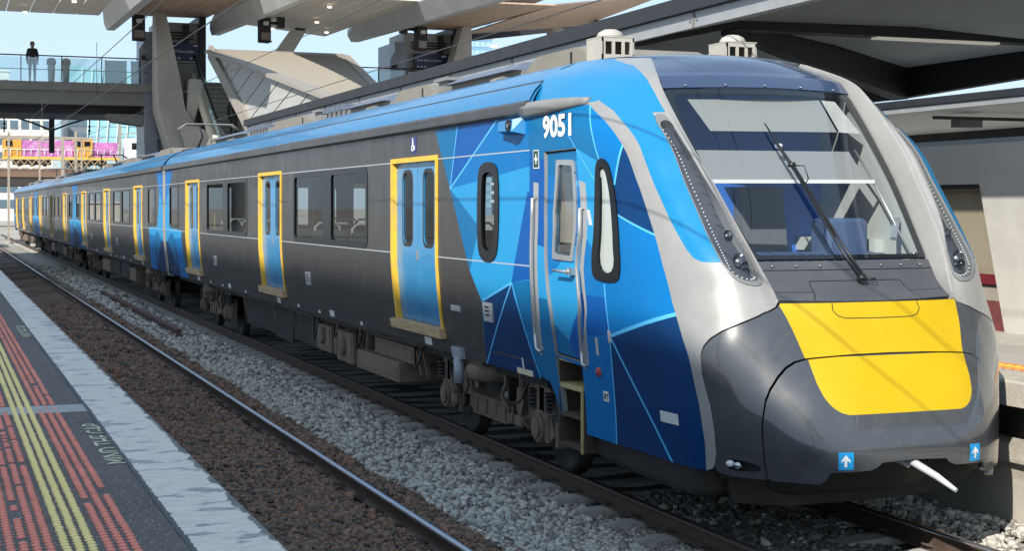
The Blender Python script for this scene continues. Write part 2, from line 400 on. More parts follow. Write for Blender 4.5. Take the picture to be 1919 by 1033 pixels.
rocks('dirty_ballast_stones', [(2.35, 3.70, 4.2, 12, 1300, .0205, .012), (2.35, 3.70, 12, 24, 680, .029, .01), (2.2, 3.70, 24, 44, 300, .042, .008), (3.8, 4.34, 4.2, 14, 900, .026, .01), (3.8, 4.32, 14, 26, 560, .032, .01), (3.8, 4.32, 26, 44, 260, .045, .01)], BP, 2, 'rust brown stone along the rail beside the near platform', 'ballast')
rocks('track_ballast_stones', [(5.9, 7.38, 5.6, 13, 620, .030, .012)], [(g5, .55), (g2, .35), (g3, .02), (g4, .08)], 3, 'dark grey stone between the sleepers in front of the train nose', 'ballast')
# ------------------------------------------------------------------ tracks
rust = mat('rail_rust', (.075, .048, .036), .75, var=.3, scale=8, dirt=(.04, .03, .026), damt=.6)
shine = mat('rail_head', (.40, .41, .44), .24, metal=1, var=.12, scale=6, stretch=(1, .05, 1))
shined = mat('rail_head_dull', (.16, .15, .15), .35, metal=.8, var=.2, stretch=(1, .1, 1))
RP = [(-.065, -.15), (.065, -.15), (.065, -.138), (.012, -.12), (.009, -.042), (.035, -.03), (.036, -.006), (.028, 0), (-.028, 0), (-.036, -.006), (-.035, -.03), (-.009, -.042), (-.012, -.12), (-.065, -.138)]
def rail_mesh(x, y0, y1, top):
    m = MB(); m.prism([(x+a, b) for a, b in RP], 'y', y0, y1, 0, False)
    m.prism([(x-.0375, -.016), (x-.0365, -.008), (x-.031, -.002), (x-.022, .0015), (x-.008, .003), (x+.012, .003), (x+.026, .0005), (x+.032, -.006), (x, -.02)], 'y', y0, y1, 1, True)
    return m.mesh('rail', [rust, top])
conc = mat('sleeper_concrete', (.40, .39, .36), .9, var=.2, scale=6, bump=.3, dirt=(.13, .12, .10), dscale=4, damt=.6)
timber = mat('sleeper_timber', (.10, .075, .06), .9, var=.35, scale=5, bump=.7, stretch=(.4, 3, 1))
clipm = mat('clip_rust', (.06, .045, .038), .8, var=.2)
def track(name, cx, label, sl_mat, sp, concrete):
    t = empty(name, (cx, 6, 0), label, 'railway track', 'pair of railway tracks')
    for sx in (-.835, .835):
        link('rail', rail_mesh(cx+sx, -6, 150, shine if (not concrete or sx > 0) else shined), t)
    m = MB()
    if concrete:
        pr = [(-1.25, -.34), (1.25, -.34), (1.25, -.19), (.75, -.152), (.3, -.185), (-.3, -.185), (-.75, -.152), (-1.25, -.19)]
        n = len(pr); w0, w1 = .14, .105
        v = [(p[0], -w0 if p[1] < -.3 else -w1, p[1]) for p in pr]+[(p[0], w0 if p[1] < -.3 else w1, p[1]) for p in pr]
        m.add(v, [tuple(range(n-1, -1, -1)), tuple(range(n, 2*n))]+[(k, (k+1) % n, n+(k+1) % n, n+k) for k in range(n)])
    else:
        m.bbox(-1.3, 1.3, -.125, .125, -.34, -.175, .012)
    me = m.mesh('sleeper', sl_mat)
    cms = []
    for d in (-1, 1):
        c = MB(); c.tube([(d*.035, -.06, -.135), (d*.04, -.06, -.125), (d*.09, -.05, -.10), (d*.10, 0, -.105), (d*.09, .05, -.10), (d*.04, .06, -.125), (d*.035, .06, -.135)], .012, 6); cms.append(c.mesh('rail_clip', clipm))
    y = 4.3; k = 0
    while y < 118 and k < 180:
        jit = random.uniform(-.02, .02)
        o = put('sleeper', me, t, (cx, y+jit, random.uniform(-.006, .006)))
        if y < 24:
            for sx in (-.835, .835):
                for c in cms: put('rail_clip', c, t, (cx+sx, y+jit, 0))
        y += sp; k += 1
    return t
track('railway_track', 2.92, 'near track on dark timber sleepers with one bright worn rail', timber, .66, False)
track('railway_track', 6.635, 'track on pale concrete sleepers under the train', conc, .63, True)
rp = MB(); rp.prism([(a*.9, b*.5) for a, b in [(-.09, 0), (.09, 0), (.09, .03), (.03, .05), (.03, .2), (.07, .23), (.07, .3), (-.07, .3), (-.07, .23), (-.03, .2), (-.03, .05), (-.09, .03)]], 'y', 0, 15.6, 0)
rpo = rp.build('spare_rail', mat('spare_rail_rust', (.11, .062, .048), .8, var=.25, scale=3)); rpo.location = (4.74, 31.6, -.12)
tag(rpo, 'rusty spare length of rail lying on the grey ballast between the tracks', 'rail')
# ------------------------------------------------------------------ near platform
def asphalt_mat():
    m, n, L, b = node_mat('platform_asphalt'); b.inputs['Roughness'].default_value = .8
    tc = n.new('ShaderNodeTexCoord'); P = tc.outputs['Object']
    base = ramp(n, L, noise(n, L, P, .9, 8, .7), [(.3, (.066, .058, .055)), (.7, (.108, .096, .09))])
    wn = n.new('ShaderNodeTexVoronoi'); wn.inputs['Scale'].default_value = 62; L.new(P, wn.inputs['Vector'])
    lt = n.new('ShaderNodeMath'); lt.operation = 'LESS_THAN'; lt.inputs[1].default_value = .26; L.new(wn.outputs['Distance'], lt.inputs[0])
    sp = n.new('ShaderNodeSeparateColor'); L.new(wn.outputs['Color'], sp.inputs[0])
    gt = n.new('ShaderNodeMath'); gt.operation = 'GREATER_THAN'; gt.inputs[1].default_value = .68; L.new(sp.outputs[0], gt.inputs[0])
    mu = n.new('ShaderNodeMath'); mu.operation = 'MULTIPLY'; L.new(lt.outputs[0], mu.inputs[0]); L.new(gt.outputs[0], mu.inputs[1])
    L.new(mixc(n, L, mu.outputs[0], base, (.45, .44, .42)), b.inputs['Base Color'])
    bump(n, L, b, noise(n, L, P, 150, 3), .4, .006); return m
def worn_white():
    m, n, L, b = node_mat('worn_white_paint'); b.inputs['Roughness'].default_value = .75
    tc = n.new('ShaderNodeTexCoord'); mp = n.new('ShaderNodeMapping'); L.new(tc.outputs['Object'], mp.inputs['Vector']); P = mp.outputs[0]
    mp2 = n.new('ShaderNodeMapping'); mp2.inputs['Scale'].default_value = (1, 3.2, 1); L.new(tc.outputs['Object'], mp2.inputs['Vector'])
    mp3 = n.new('ShaderNodeMapping'); mp3.inputs['Scale'].default_value = (1, 1.9, 1); L.new(tc.outputs['Object'], mp3.inputs['Vector'])
    wear = ramp(n, L, noise(n, L, mp3.outputs[0], 2.6, 9, .62), [(.43, (1, 1, 1)), (.442, (0, 0, 0))])
    edge = n.new('ShaderNodeSeparateXYZ'); L.new(tc.outputs['Object'], edge.inputs[0])
    ee = n.new('ShaderNodeMath'); ee.operation = 'MULTIPLY_ADD'; L.new(noise(n, L, P, 4.5, 9, .75), ee.inputs[0]); ee.inputs[1].default_value = .20; L.new(edge.outputs[0], ee.inputs[2])
    er = ramp(n, L, ee.outputs[0], [(0, (0, 0, 0)), (1, (1, 1, 1))])
    eg = n.new('ShaderNodeMath'); eg.operation = 'GREATER_THAN'; eg.inputs[1].default_value = 1.458; L.new(ee.outputs[0], eg.inputs[0])
    le = n.new('ShaderNodeMath'); le.operation = 'MULTIPLY_ADD'; L.new(noise(n, L, P, 14, 8, .75), le.inputs[0]); le.inputs[1].default_value = .05; L.new(edge.outputs[0], le.inputs[2])
    el = n.new('ShaderNodeMath'); el.operation = 'LESS_THAN'; el.inputs[1].default_value = 1.05; L.new(le.outputs[0], el.inputs[0])
    white = ramp(n, L, noise(n, L, mp2.outputs[0], 7, 8, .75), [(.25, (.43, .395, .35)), (.5, (.66, .61, .545)), (.75, (.77, .72, .65))])
    old = ramp(n, L, noise(n, L, P, 9, 6), [(.35, (.27, .26, .28)), (.65, (.40, .385, .40))])
    c1 = mixc(n, L, wear, white, old)
    c2 = mixc(n, L, eg.outputs[0], c1, ramp(n, L, noise(n, L, P, 12, 6), [(.3, (.10, .10, .095)), (.7, (.19, .185, .175))]))
    c3 = mixc(n, L, el.outputs[0], c2, (.065, .068, .078))
    gr = ramp(n, L, noise(n, L, P, 130, 4, .7), [(.30, (.62, .62, .62)), (.52, (1, 1, 1))])          # gritty fine wear
    mu = n.new('ShaderNodeMix'); mu.data_type = 'RGBA'; mu.blend_type = 'MULTIPLY'; mu.inputs[0].default_value = 1; L.new(c3, mu.inputs[6]); L.new(gr, mu.inputs[7])
    L.new(mu.outputs[2], b.inputs['Base Color']); bump(n, L, b, noise(n, L, P, 60, 6), .35, .008); return m
AS = asphalt_mat()
cedge = mat('coping_concrete', (.24, .235, .22), .9, var=.25, scale=5, bump=.4, dirt=(.10, .095, .085), dscale=3, damt=.7)
pl = MB(); pl.box(-14, 1.03, -14, 97, -.5, 1.15); tag(pl.build('platform', AS), kind='structure')
cp = MB(); cp.bbox(1.03, 1.39, -14, 97, .85, 1.15, .012); cp.box(1.03, 1.33, -14, 97, -.45, .85); tag(cp.build('platform_coping', cedge), kind='structure')
ww = MB(); ww.quad((1.0, -10, 1.1545), (1.378, -10, 1.1545), (1.378, 97, 1.1545), (1.0, 97, 1.1545)); tag(ww.build('platform_edge_line', worn_white()), kind='structure')
dr = MB(); dr.box(.30, 1.0, 10.93, 11.33, 1.1502, 1.1535); tag(dr.build('platform_joint_strip', mat('joint_strip', (.34, .34, .335), .8, var=.2, scale=5)), kind='structure')
# tactile studs
red = mat('tactile_red', (.70, .225, .165), .75, var=.2, scale=7, dirt=(.40, .13, .10), dscale=3, damt=.5)
yel = mat('tactile_yellow', (.82, .65, .26), .75, var=.15, scale=7, dirt=(.6, .5, .22), dscale=4, damt=.5)
def stud_mesh(name, m):
    b = MB(); b.lathe((0, 0, 0), [(1, 0), (.93, .55), (.62, .95), (.25, 1.0)], 10)
    b.v = [(x*.0205, y*.0235, z*.009) for x, y, z in b.v]; return b.mesh(name, m)
tp = empty('tactile_strip', (.45, 6, 1.15), 'red and yellow raised tactile warning strip along the near platform', 'tactile paving')
rows = [(.795, 'r'), (.742, 'r'), (.689, 'r'), (.622, 'y'), (.569, 'y'), (.516, 'y'), (.452, 'r'), (.400, 'r'), (.348, 'r'), (.296, 'r'), (.244, 'r'), (.192, 'r'), (.14, 'r'), (.088, 'r')]
sm = {'r': stud_mesh('tactile_stud', red), 'y': stud_mesh('tactile_stud', yel)}
cand = {'r': [], 'y': []}
for rx, c in rows:
    y = 5.2; skip = 0
    while y < 62:
        y += .060 if c == 'y' else .064
        if c == 'r':
            if skip > 0: skip -= 1; continue
            if random.random() < .012: skip = random.randint(1, 3)
            elif 8.6 < y < 10.6 and rx < .46 and random.random() < .12: continue
        if 10.9 < y < 11.36 and c == 'r' and random.random() < .75: continue
        # outside the left edge of the view?
        if (rx*.9329-y*.3601)/(rx*.3601+y*.9329) < -.349: continue
        cand[c].append((y, rx+random.uniform(-.002, .002)))
for c in 'ry':
    L_ = sorted(cand[c]); big, small = L_[:300], L_[300:]
    for y, x in big: put('tactile_stud', sm[c], tp, (x, y, 1.15))
    ms = sm[c]; bv = np.array([v.co[:] for v in ms.vertices]); bf = [tuple(p.vertices) for p in ms.polygons]
    b = MB()
    near = [(y, x) for y, x in small if y < 40]
    for y, x in near: b.add(bv+np.array([x, y, 1.15]), bf, 0, True)
    for rx in sorted({round(x, 2) for y, x in small}): pass
    for rx, cc in rows:
        if cc == c: b.box(rx-.018, rx+.018, 40, 90, 1.1504, 1.157)
    tag(b.build('far_studs', red if c == 'r' else yel, tp), kind='stuff')
# platform lettering
def flat_text(s, size, origin, xdir, ydir, m, name, parent=None, bold=0, wx=1., wy=1.):
    v, f = text_geo(s, size, bold); X, Y, O = Vector(xdir), Vector(ydir), Vector(origin)
    return MB().add([O+X*p[0]*wx+Y*p[1]*wy for p in v], f).build(name, m, parent)
to = flat_text('MIND THE GAP', .17, (1.045, 8.62, 1.1535), (0, 1, 0), (-1, 0, 0), mat('faded_lettering', (.6, .56, .40), .8, var=.35, scale=25), 'platform_lettering', None, 0, 1.42, 1.25)
tag(to, 'faded MIND THE GAP lettering on the asphalt beside the white edge', 'lettering')
t2 = flat_text('MIND THE GAP', .17, (1.045, 17.4, 1.1535), (0, 1, 0), (-1, 0, 0), MATS['faded_lettering'], 'platform_lettering', None, 0, 1.42, 1.25)
tag(t2, 'second faded MIND THE GAP lettering, further along the platform', 'lettering')
# unseen deck added to shade the tracks and the lower half of the train
soff = mat('shade_deck_concrete', (.42, .41, .38), .85, var=.15, scale=.4)
dkst = mat('dark_steel', (.022, .023, .027), .55, var=.15)
silst = mat('silver_fascia', (.36, .37, .38), .45, metal=.3, var=.1)
vz = empty('shade_deck', (-16, 10, -.4), 'long unseen deck on round piers added to shade the tracks, beside the near platform', 'shade caster')
m = MB(); m.prism([(-18.9, 17.7), (-13.4, 17.7), (-12.9, 18.0), (-12.9, 18.45), (-19.3, 18.45), (-19.3, 18.0)], 'y', -70, 74); m.build('deck', soff, vz)
for yy in range(-60, 80, 30): MB().cyl((-16, yy, -.4), (-16, yy, 17.7), .7, n=16).build('pier', soff, vz)
pv = MB(); pv.box(-14, -1.6, -14, 97, 1.151, 1.154); tag(pv.build('bounce_sheet', mat('bounce_pale', (.40, .385, .355), .85, var=.12)), kind='structure')  # unseen pale sheet added to bounce sunlight towards the train and tracks
# ------------------------------------------------------------------ train: shared body profile
def tuck(z): return .115*max(0., (2.05-z)/1.05)**1.6
def SIDE(y, z): return np.array([5.11+tuck(z), y, z])
def SIDER(y, z): return np.array([8.16-tuck(z), y, z])
def pblock(mb, ya, yb, za, zb, o0, o1, mi=0):
    zs = np.linspace(za, zb, max(2, int((zb-za)/.1)+1)); v = []
    for z in zs:
        X = 5.11+tuck(z); v += [(X+o0, ya, z), (X+o0, yb, z), (X+o1, yb, z), (X+o1, ya, z)]
    n = len(zs); f = [(0, 1, 2, 3), tuple(4*(n-1)+k for k in (3, 2, 1, 0))]
    for i in range(n-1):
        for k in range(4): j = (k+1) % 4; f.append((4*i+k, 4*i+4+k, 4*i+4+j, 4*i+j))
    return mb.add(v, f, mi)
# door set, built round y = 0
DH = rrect(-.83, .83, 1.24, 3.11, .03)
def ph(ya, yb, za, zb): return [(ya, za), (yb, za), (yb, zb), (ya, zb)]
m_ = MB()
pblock(m_, .83, .885, 1.17, 3.165, -.016, .085); pblock(m_, -.885, -.83, 1.17, 3.165, -.016, .085); pblock(m_, -.83, .83, 3.11, 3.165, -.016, .085)
DOOR_FRAME = m_.mesh('door_frame', K['dyellow'])
m_ = MB(); pblock(m_, -.93, .96, 1.155, 1.262, -.075, .12); DOOR_SILL = m_.mesh('door_sill', K['sill'])
lw = {}
for s in (-1, 1):
    a, b = (-.83, -.006) if s < 0 else (.006, .83)
    wc = (a+b)/2+(.02 if s < 0 else -.02)
    wh = rrect(wc-.215, wc+.215, 2.13, 3.03, .12)
    wi = rrect(wc-.175, wc+.175, 2.17, 2.99, .10)
    lw[s] = (surf_mesh('door_leaf', SIDE, rrect(a, b, 1.262, 3.11, .02), [K['doorblue'], K['black']], holes=[wi], regions=[(wh, 1)], off=.05, thick=.03, grid=(.4, .12)),
             surf_mesh('door_window', SIDE, rrect(wc-.18, wc+.18, 2.165, 2.995, .10), [K['wglass']], off=.06, thick=0, grid=(.4, .2)))
m_ = MB(); pblock(m_, -.03, .03, 1.98, 2.10, .04, .055); DOOR_BTN = m_.mesh('door_button', K['steel'])
# window set round y = 0
WO = rrect(-2.11, 2.11, 2.065, 3.105, .10, rx=.16)
WP = [rrect(-2.02, -.24, 2.14, 3.035, .06), rrect(.24, 2.02, 2.14, 3.035, .06)]
WIN_FRAME = surf_mesh('window_frame', SIDE, WO, [K['gloss']], holes=WP, off=-.008, thick=.06, grid=(.6, .15))
WIN_PANE = [surf_mesh('window_pane', SIDE, p, [K['wglass']], off=.012, thick=0, grid=(.6, .2)) for p in WP]
EO = rrect(-.68, .68, 2.12, 3.10, .08); EP = rrect(-.60, .60, 2.19, 3.04, .06)
END_FRAME = surf_mesh('window_frame', SIDE, EO, [K['gloss']], holes=[EP], off=-.008, thick=.06, grid=(.6, .15))
END_PANE = surf_mesh('window_pane', SIDE, EP, [K['wglass']], off=.012, thick=0, grid=(.6, .2))
# seat
m_ = MB(); m_.bbox(0, .46, -.22, .22, 1.60, 1.72, .02); m_.prism([(.20, 1.68), (.27, 1.68), (.36, 2.24), (.27, 2.24)], 'x', .02, .44)
m_.tube([(.05, .29, 2.1), (.05, .31, 2.29), (.12, .31, 2.35), (.36, .31, 2.35), (.43, .31, 2.29), (.43, .29, 2.1)], .02, 6, 1)
m_.box(.15, .3, -.1, .1, 1.2, 1.6)
SEAT = m_.mesh('seat', [K['seatc'], K['white']])
m_ = MB(); m_.cyl((0, 0, 1.2), (0, 0, 3.3), .018, n=8); POLE = m_.mesh('grab_pole', mat('pole_yellow', (.65, .5, .05), .35, var=0))
# small placards
def placard(w, h, m, name): 
    b = MB(); pblock(b, -w/2, w/2, 0, h, -.006, .01); return b.mesh(name, m)
WC = {}
def wc_sign():
    b = MB(); b.box(0, .006, -.11, .11, 0, .18, 0)
    x0, x1 = -.004, -.0005
    def T(pts, r): b.tube([(x0, p[0], p[1]) for p in pts], r, 5, 1)
    T([(.012, .145), (.005, .075), (-.035, .075), (-.055, .03)], .009)
    T([(.02, .09), (.045, .06), (.035, .025), (0, .018), (-.03, .04)], .007)
    b.lathe((x0, .012, .16), [(.0135, -.003), (.0135, .003)], 8, 1, 'x')
    return b.mesh('accessible_sign', [mat('sign_blue', (.004, .02, .16), .4, var=0), K['white']])
WCS = wc_sign()
def bogie(root, yc):
    bo = MB(); bo.box(5.55, 7.72, yc-.35, yc+.35, .50, .80); bo.box(5.75, 7.52, yc-1.6, yc+1.6, .42, .58)
    bg_ = bo.build('bogie', K['under'], root)
    for sx in (-1, 1):
        X = 6.635+sx*1.08; o = -sx
        f = MB()
        for rb in (-.42, -.14, .14, .42): f.box(*sorted((X+sx*.07, X+sx*.085)), yc+rb-.012, yc+rb+.012, .37, .545)
        f.box(*sorted((X+sx*.07, X+sx*.095)), yc-.52, yc+.52, .365, .385); pr = [(-1.72, .62), (-1.6, .86), (-.95, .86), (-.62, .56), (.62, .56), (.95, .86), (1.6, .86), (1.72, .62), (1.3, .52), (.8, .46), (.5, .36), (-.5, .36), (-.8, .46), (-1.3, .52)]
        f.prism([(yc+a, b) for a, b in pr], 'x', X-.07, X+.07)
        f.box(X-.09, X+.09, yc-.55, yc+.55, .545, .575); f.prism([(yc+.62, .58), (yc+.72, .80), (yc+.58, .80), (yc+.5, .58)], 'x', X-.1, X+.1)
        f.build('side_frame', K['dust'], bg_)
        b = MB(); b.lathe((X, yc, .86), [(.27, -.10), (.33, -.06), (.34, 0), (.33, .06), (.27, .10)], 18); b.box(X-.28, X+.28, yc-.28, yc+.28, .955, 1.0); b.build('air_spring', K['dust'], bg_)
        for q in (-1, 1):
            d = MB()
            d.cyl((X+sx*.10, yc+q*.98, .50), (X+sx*.10, yc+q*.98, .80), .06, n=10); d.cyl((X+sx*.10, yc+q*.98, .78), (X+sx*.10, yc+q*.98, .99), .04, n=10)
            d.bbox(X-.1+sx*.06, X+.1+sx*.06, yc+q*.98-.09, yc+q*.98+.09, .42, .52, .01)
            d.tube([(X+sx*.10, yc+q*.5, .93), (X+sx*.14, yc+q*.62, .80), (X+sx*.15, yc+q*.52, .66), (X+sx*.13, yc+q*.7, .52)], .022, 6)
            d.build('damper', K['dust'], bg_)
        for q in (-1, 1):
            ya = yc+q*1.4
            a = MB(); a.lathe((X, ya, .46), [(.165, -.02), (.165, sx*.09), (.145, sx*.095), (.145, sx*.12), (.10, sx*.125), (.10, sx*.145), (.0, sx*.147)], 18, 0, 'x', False)
            a.bbox(*sorted((X-sx*.03, X+sx*.085)), ya-.185, ya+.185, .33, .60, .012)
            for h in range(6): a.lathe((X+sx*.12, ya+.122*math.cos(h*PI/3), .46+.122*math.sin(h*PI/3)), [(.013, 0), (.013, sx*.012)], 6, 0, 'x', False)
            a.prism([(ya-.30, .40), (ya-.2, .62), (ya+.2, .62), (ya+.30, .40), (ya+.14, .31), (ya-.14, .31)], 'x', X-.06, X+.06)
            a.box(X-.05+sx*.02, X+.05+sx*.02, ya-.06, ya+.06, .60, .84)
            for e_ in (-1, 1):
                sp_ = MB()
                for z in (.64, .68, .72, .76, .80): sp_.lathe((X+sx*.03, ya+e_*.21, z), [(.07, -.016), (.098, -.006), (.098, .006), (.07, .016)], 14)
                sp_.build('axle_spring', K['black'], bg_)
            bk = MB(); bk.bbox(*sorted((X-sx*.02, X+sx*.07)), ya-q*.62-.10, ya-q*.62+.10, .36, .54, .012); bk.cyl((X+sx*.07, ya-q*.62, .45), (X+sx*.12, ya-q*.62, .45), .055, n=12); bk.build('brake_unit', K['under'], bg_)
            cb_ = MB(); cb_.tube([(X+sx*.10, ya-q*.62, .50), (X+sx*.16, ya-q*.5, .62), (X+sx*.15, ya-q*.3, .70), (X+sx*.12, ya-q*.2, .90), (X+sx*.05, ya-q*.25, 1.0)], .013, 6); cb_.build('cable', K['black'], bg_)
            pl_ = MB(); pl_.box(*sorted((X+sx*.071, X+sx*.078)), ya-q*.95-.05, ya-q*.95+.05, .63, .70); pl_.build('rating_plate', K['hood'], bg_)
            a.box(X-.05, X+.05, ya-.36, ya-.30, .3, .66); a.tube([(X+sx*.09, ya-q*.25, .40), (X+sx*.15, ya-q*.36, .52), (X+sx*.14, ya-q*.3, .72)], .018, 6)
            a.build('axle_box', K['dust'], bg_)
            w = MB(); w.lathe((6.635+sx*.835, ya, .42), [(.05, -sx*.07), (.44, -sx*.07), (.445, -sx*.045), (.42, -sx*.04), (.415, sx*.055), (.36, sx*.06), (.34, sx*.03), (.12, sx*.05), (.05, sx*.07)], 28, 0, 'x'); w.build('wheel', K['wheel'], bg_)
    for q in (-1, 1): MB().cyl((5.6, yc+q*1.4, .44), (7.67, yc+q*1.4, .44), .08).build('axle', K['under'], bg_)
LINEZ = (3.12, 2.05)
def body_regions(y0, y1): return [([(y0-1, z-.006), (y1+1, z-.006), (y1+1, z+.006), (y0-1, z+.006)], 8) for z in LINEZ]
SKIN = [K['charcoal'], K['cyan'], K['teal'], K['bright'], K['mid'], K['navy'], K['cabblue'], K['line'], mat('stripe_white', (.38, .40, .42), .5, var=0)]
def end_facets(ye, s):
    """facets at a carriage end ye; s=-1: body lies at smaller y"""
    Y = lambda a: ye+s*a
    P = lambda *q: [(Y(a), z) for a, z in q]
    R = [(P((-.1, 3.5), (1.3, 3.5), (.62, 2.95), (-.1, 2.6)), 3), (P((-.1, 2.6), (.62, 2.95), (1.0, 2.0), (-.1, 1.75)), 1),
         (P((-.1, 2.0), (1.0, 2.1), (2.6, 2.06), (2.4, 1.85), (-.1, 1.72)), 1), (P((-.1, 1.75), (1.5, 1.86), (1.8, .9), (-.1, .9)), 5), (P((1.5, 1.86), (2.45, 1.9), (2.9, .9), (1.8, .9)), 3), (P((1.0, 2.0), (.3, 1.8), (1.45, 1.2), (1.5, 1.86)), 2)]
    out = []
    for p, c in R:
        a = sum(p[i][0]*p[(i+1) % len(p)][1]-p[(i+1) % len(p)][0]*p[i][1] for i in range(len(p)))
        out.append((p if a > 0 else p[::-1], c))
    return out
def seg_poly(p, q, w, fn=None, ext=0):
    """thin printed line from p to q, w metres wide, on fn's surface"""
    p = np.array(p, float); q = np.array(q, float)
    if fn is None: su, sv = 1., 1.
    else:
        c = (p+q)/2; e = 1e-3
        su = np.linalg.norm(fn(c[0]+e, c[1])-fn(c[0]-e, c[1]))/(2*e); sv = np.linalg.norm(fn(c[0], c[1]+e)-fn(c[0], c[1]-e))/(2*e)
    d = (q-p)*np.array([su, sv]); d /= np.linalg.norm(d)+1e-9; nrm = np.array([-d[1], d[0]])*w/2/np.array([su, sv]); ee = d*ext/np.array([su, sv])
    return [tuple(p-nrm-ee), tuple(q-nrm+ee), tuple(q+nrm+ee), tuple(p+nrm-ee)]
ROOFP = [(1.53, 3.575), (1.515, 3.61), (1.475, 3.68), (1.40, 3.755), (1.375, 3.775), (1.34, 3.80), (1.2, 3.885), (1.04, 3.95), (.98, 3.96), (0, 4.03)]
def roof(root, y0, y1):
    P = [(6.635-w, z) for w, z in ROOFP]+[(6.635+w, z) for w, z in ROOFP[-2::-1]]
    m = MB(); n = len(P)
    nb = 7
    for k in range(n-1):
        (xa, za), (xb, zb) = P[k], P[k+1]; seam = k in (3, n-5)
        flank = k < nb or k >= n-1-nb
        m.add([(xa, y0, za), (xb, y0, zb), (xb, y1, zb), (xa, y1, za)], [(0, 1, 2, 3)], 2 if seam else (0 if flank else 1), flank and not seam)
    m.build('roof', [K['roofblue'], K['roofgrey'], K['black']], root)
    c = MB(); Q = [(x if abs(x-6.635) < 1 else x+(6.635-x)*.006, z-.012) for x, z in P]; nq = len(Q)
    c.add([(x, y0-.06, z) for x, z in Q]+[(x, y0+.06, z) for x, z in Q], [(k, k+1, nq+k+1, nq+k) for k in range(nq-1)], 0, True); c.build('roof_joint', K['roofblue'], root)
    g = MB()
    for s in (-1, 1):
        X = lambda a: 6.635+s*a
        g.prism([(X(1.50), 3.44), (X(1.56), 3.45), (X(1.575), 3.47), (X(1.575), 3.555), (X(1.555), 3.58), (X(1.50), 3.58)], 'y', y0, y1)
    g.build('rain_gutter', K['charcoal'], root)
def roof_boxes(root, items):
    for it in items:
        kind, ya, yb = it[:3]
        if kind == 'pod':       # pale equipment pod with sloping ends
            m = MB(); x0, x1 = 5.95, 7.32
            pr = [(ya, 3.93), (yb, 3.93), (yb, 4.07), (yb-.35, 4.19), (ya+.4, 4.19), (ya, 4.06)]
            m.prism(pr, 'x', x0, x1); m.box(x0-.012, x0, ya+.5, ya+.53, 3.97, 4.15, 1); m.build('roof_pod', [K['beige'], K['black']], root)
        elif kind == 'panel':   # low cooling deck with overhanging cover
            m = MB(); m.box(5.92, 7.35, ya, yb, 3.93, 4.079, 1); m.hexa([(5.80, ya, 4.08), (7.47, ya, 4.08), (7.47, yb, 4.08), (5.80, yb, 4.08), (6.05, ya+.2, 4.19), (7.22, ya+.2, 4.19), (7.22, yb-.2, 4.19), (6.05, yb-.2, 4.19)], 0)
            m.build('roof_unit', [K['roofpanel'], K['roofgrey']], root)
        elif kind == 'grille':
            m = MB(); m.box(5.92, 7.35, ya, yb, 3.93, 4.10, 0); k = ya+.1
            while k < yb-.1: m.box(5.84, 7.43, k, k+.12, 4.10, 4.18, 1); k += .3
            m.build('roof_grille', [K['roofgrey'], K['roofpanel']], root)
        elif kind == 'vent':
            m = MB(); m.box(5.95, 6.3, ya, yb, 3.93, 4.17, 0); m.box(5.9, 6.35, ya-.05, yb+.05, 4.17, 4.21, 1); m.build('roof_vent', [K['roofgrey'], K['hood']], root)
        elif kind == 'lug':
            m = MB(); m.prism([(5.66, 3.86), (5.94, 3.93), (5.94, 4.0), (5.80, 4.03), (5.72, 4.0)], 'y', ya, yb); m.build('roof_lug', K['beige'], root)
def under_boxes(root, items):
    for x0, ya, yb, za, zb, m in items:
        b = MB(); b.bbox(x0, 13.27-x0, ya, yb, za, zb, .012)
        if m == 'dustlight': b.box(x0-.01, x0, ya+.05, yb-.05, za+.05, zb-.06)
        b.box(x0+.1, x0+.16, ya+.1, ya+.16, zb, 1.0); b.box(x0+.1, x0+.16, yb-.16, yb-.1, zb, 1.0)
        b.build('equipment_box', K[m], root)
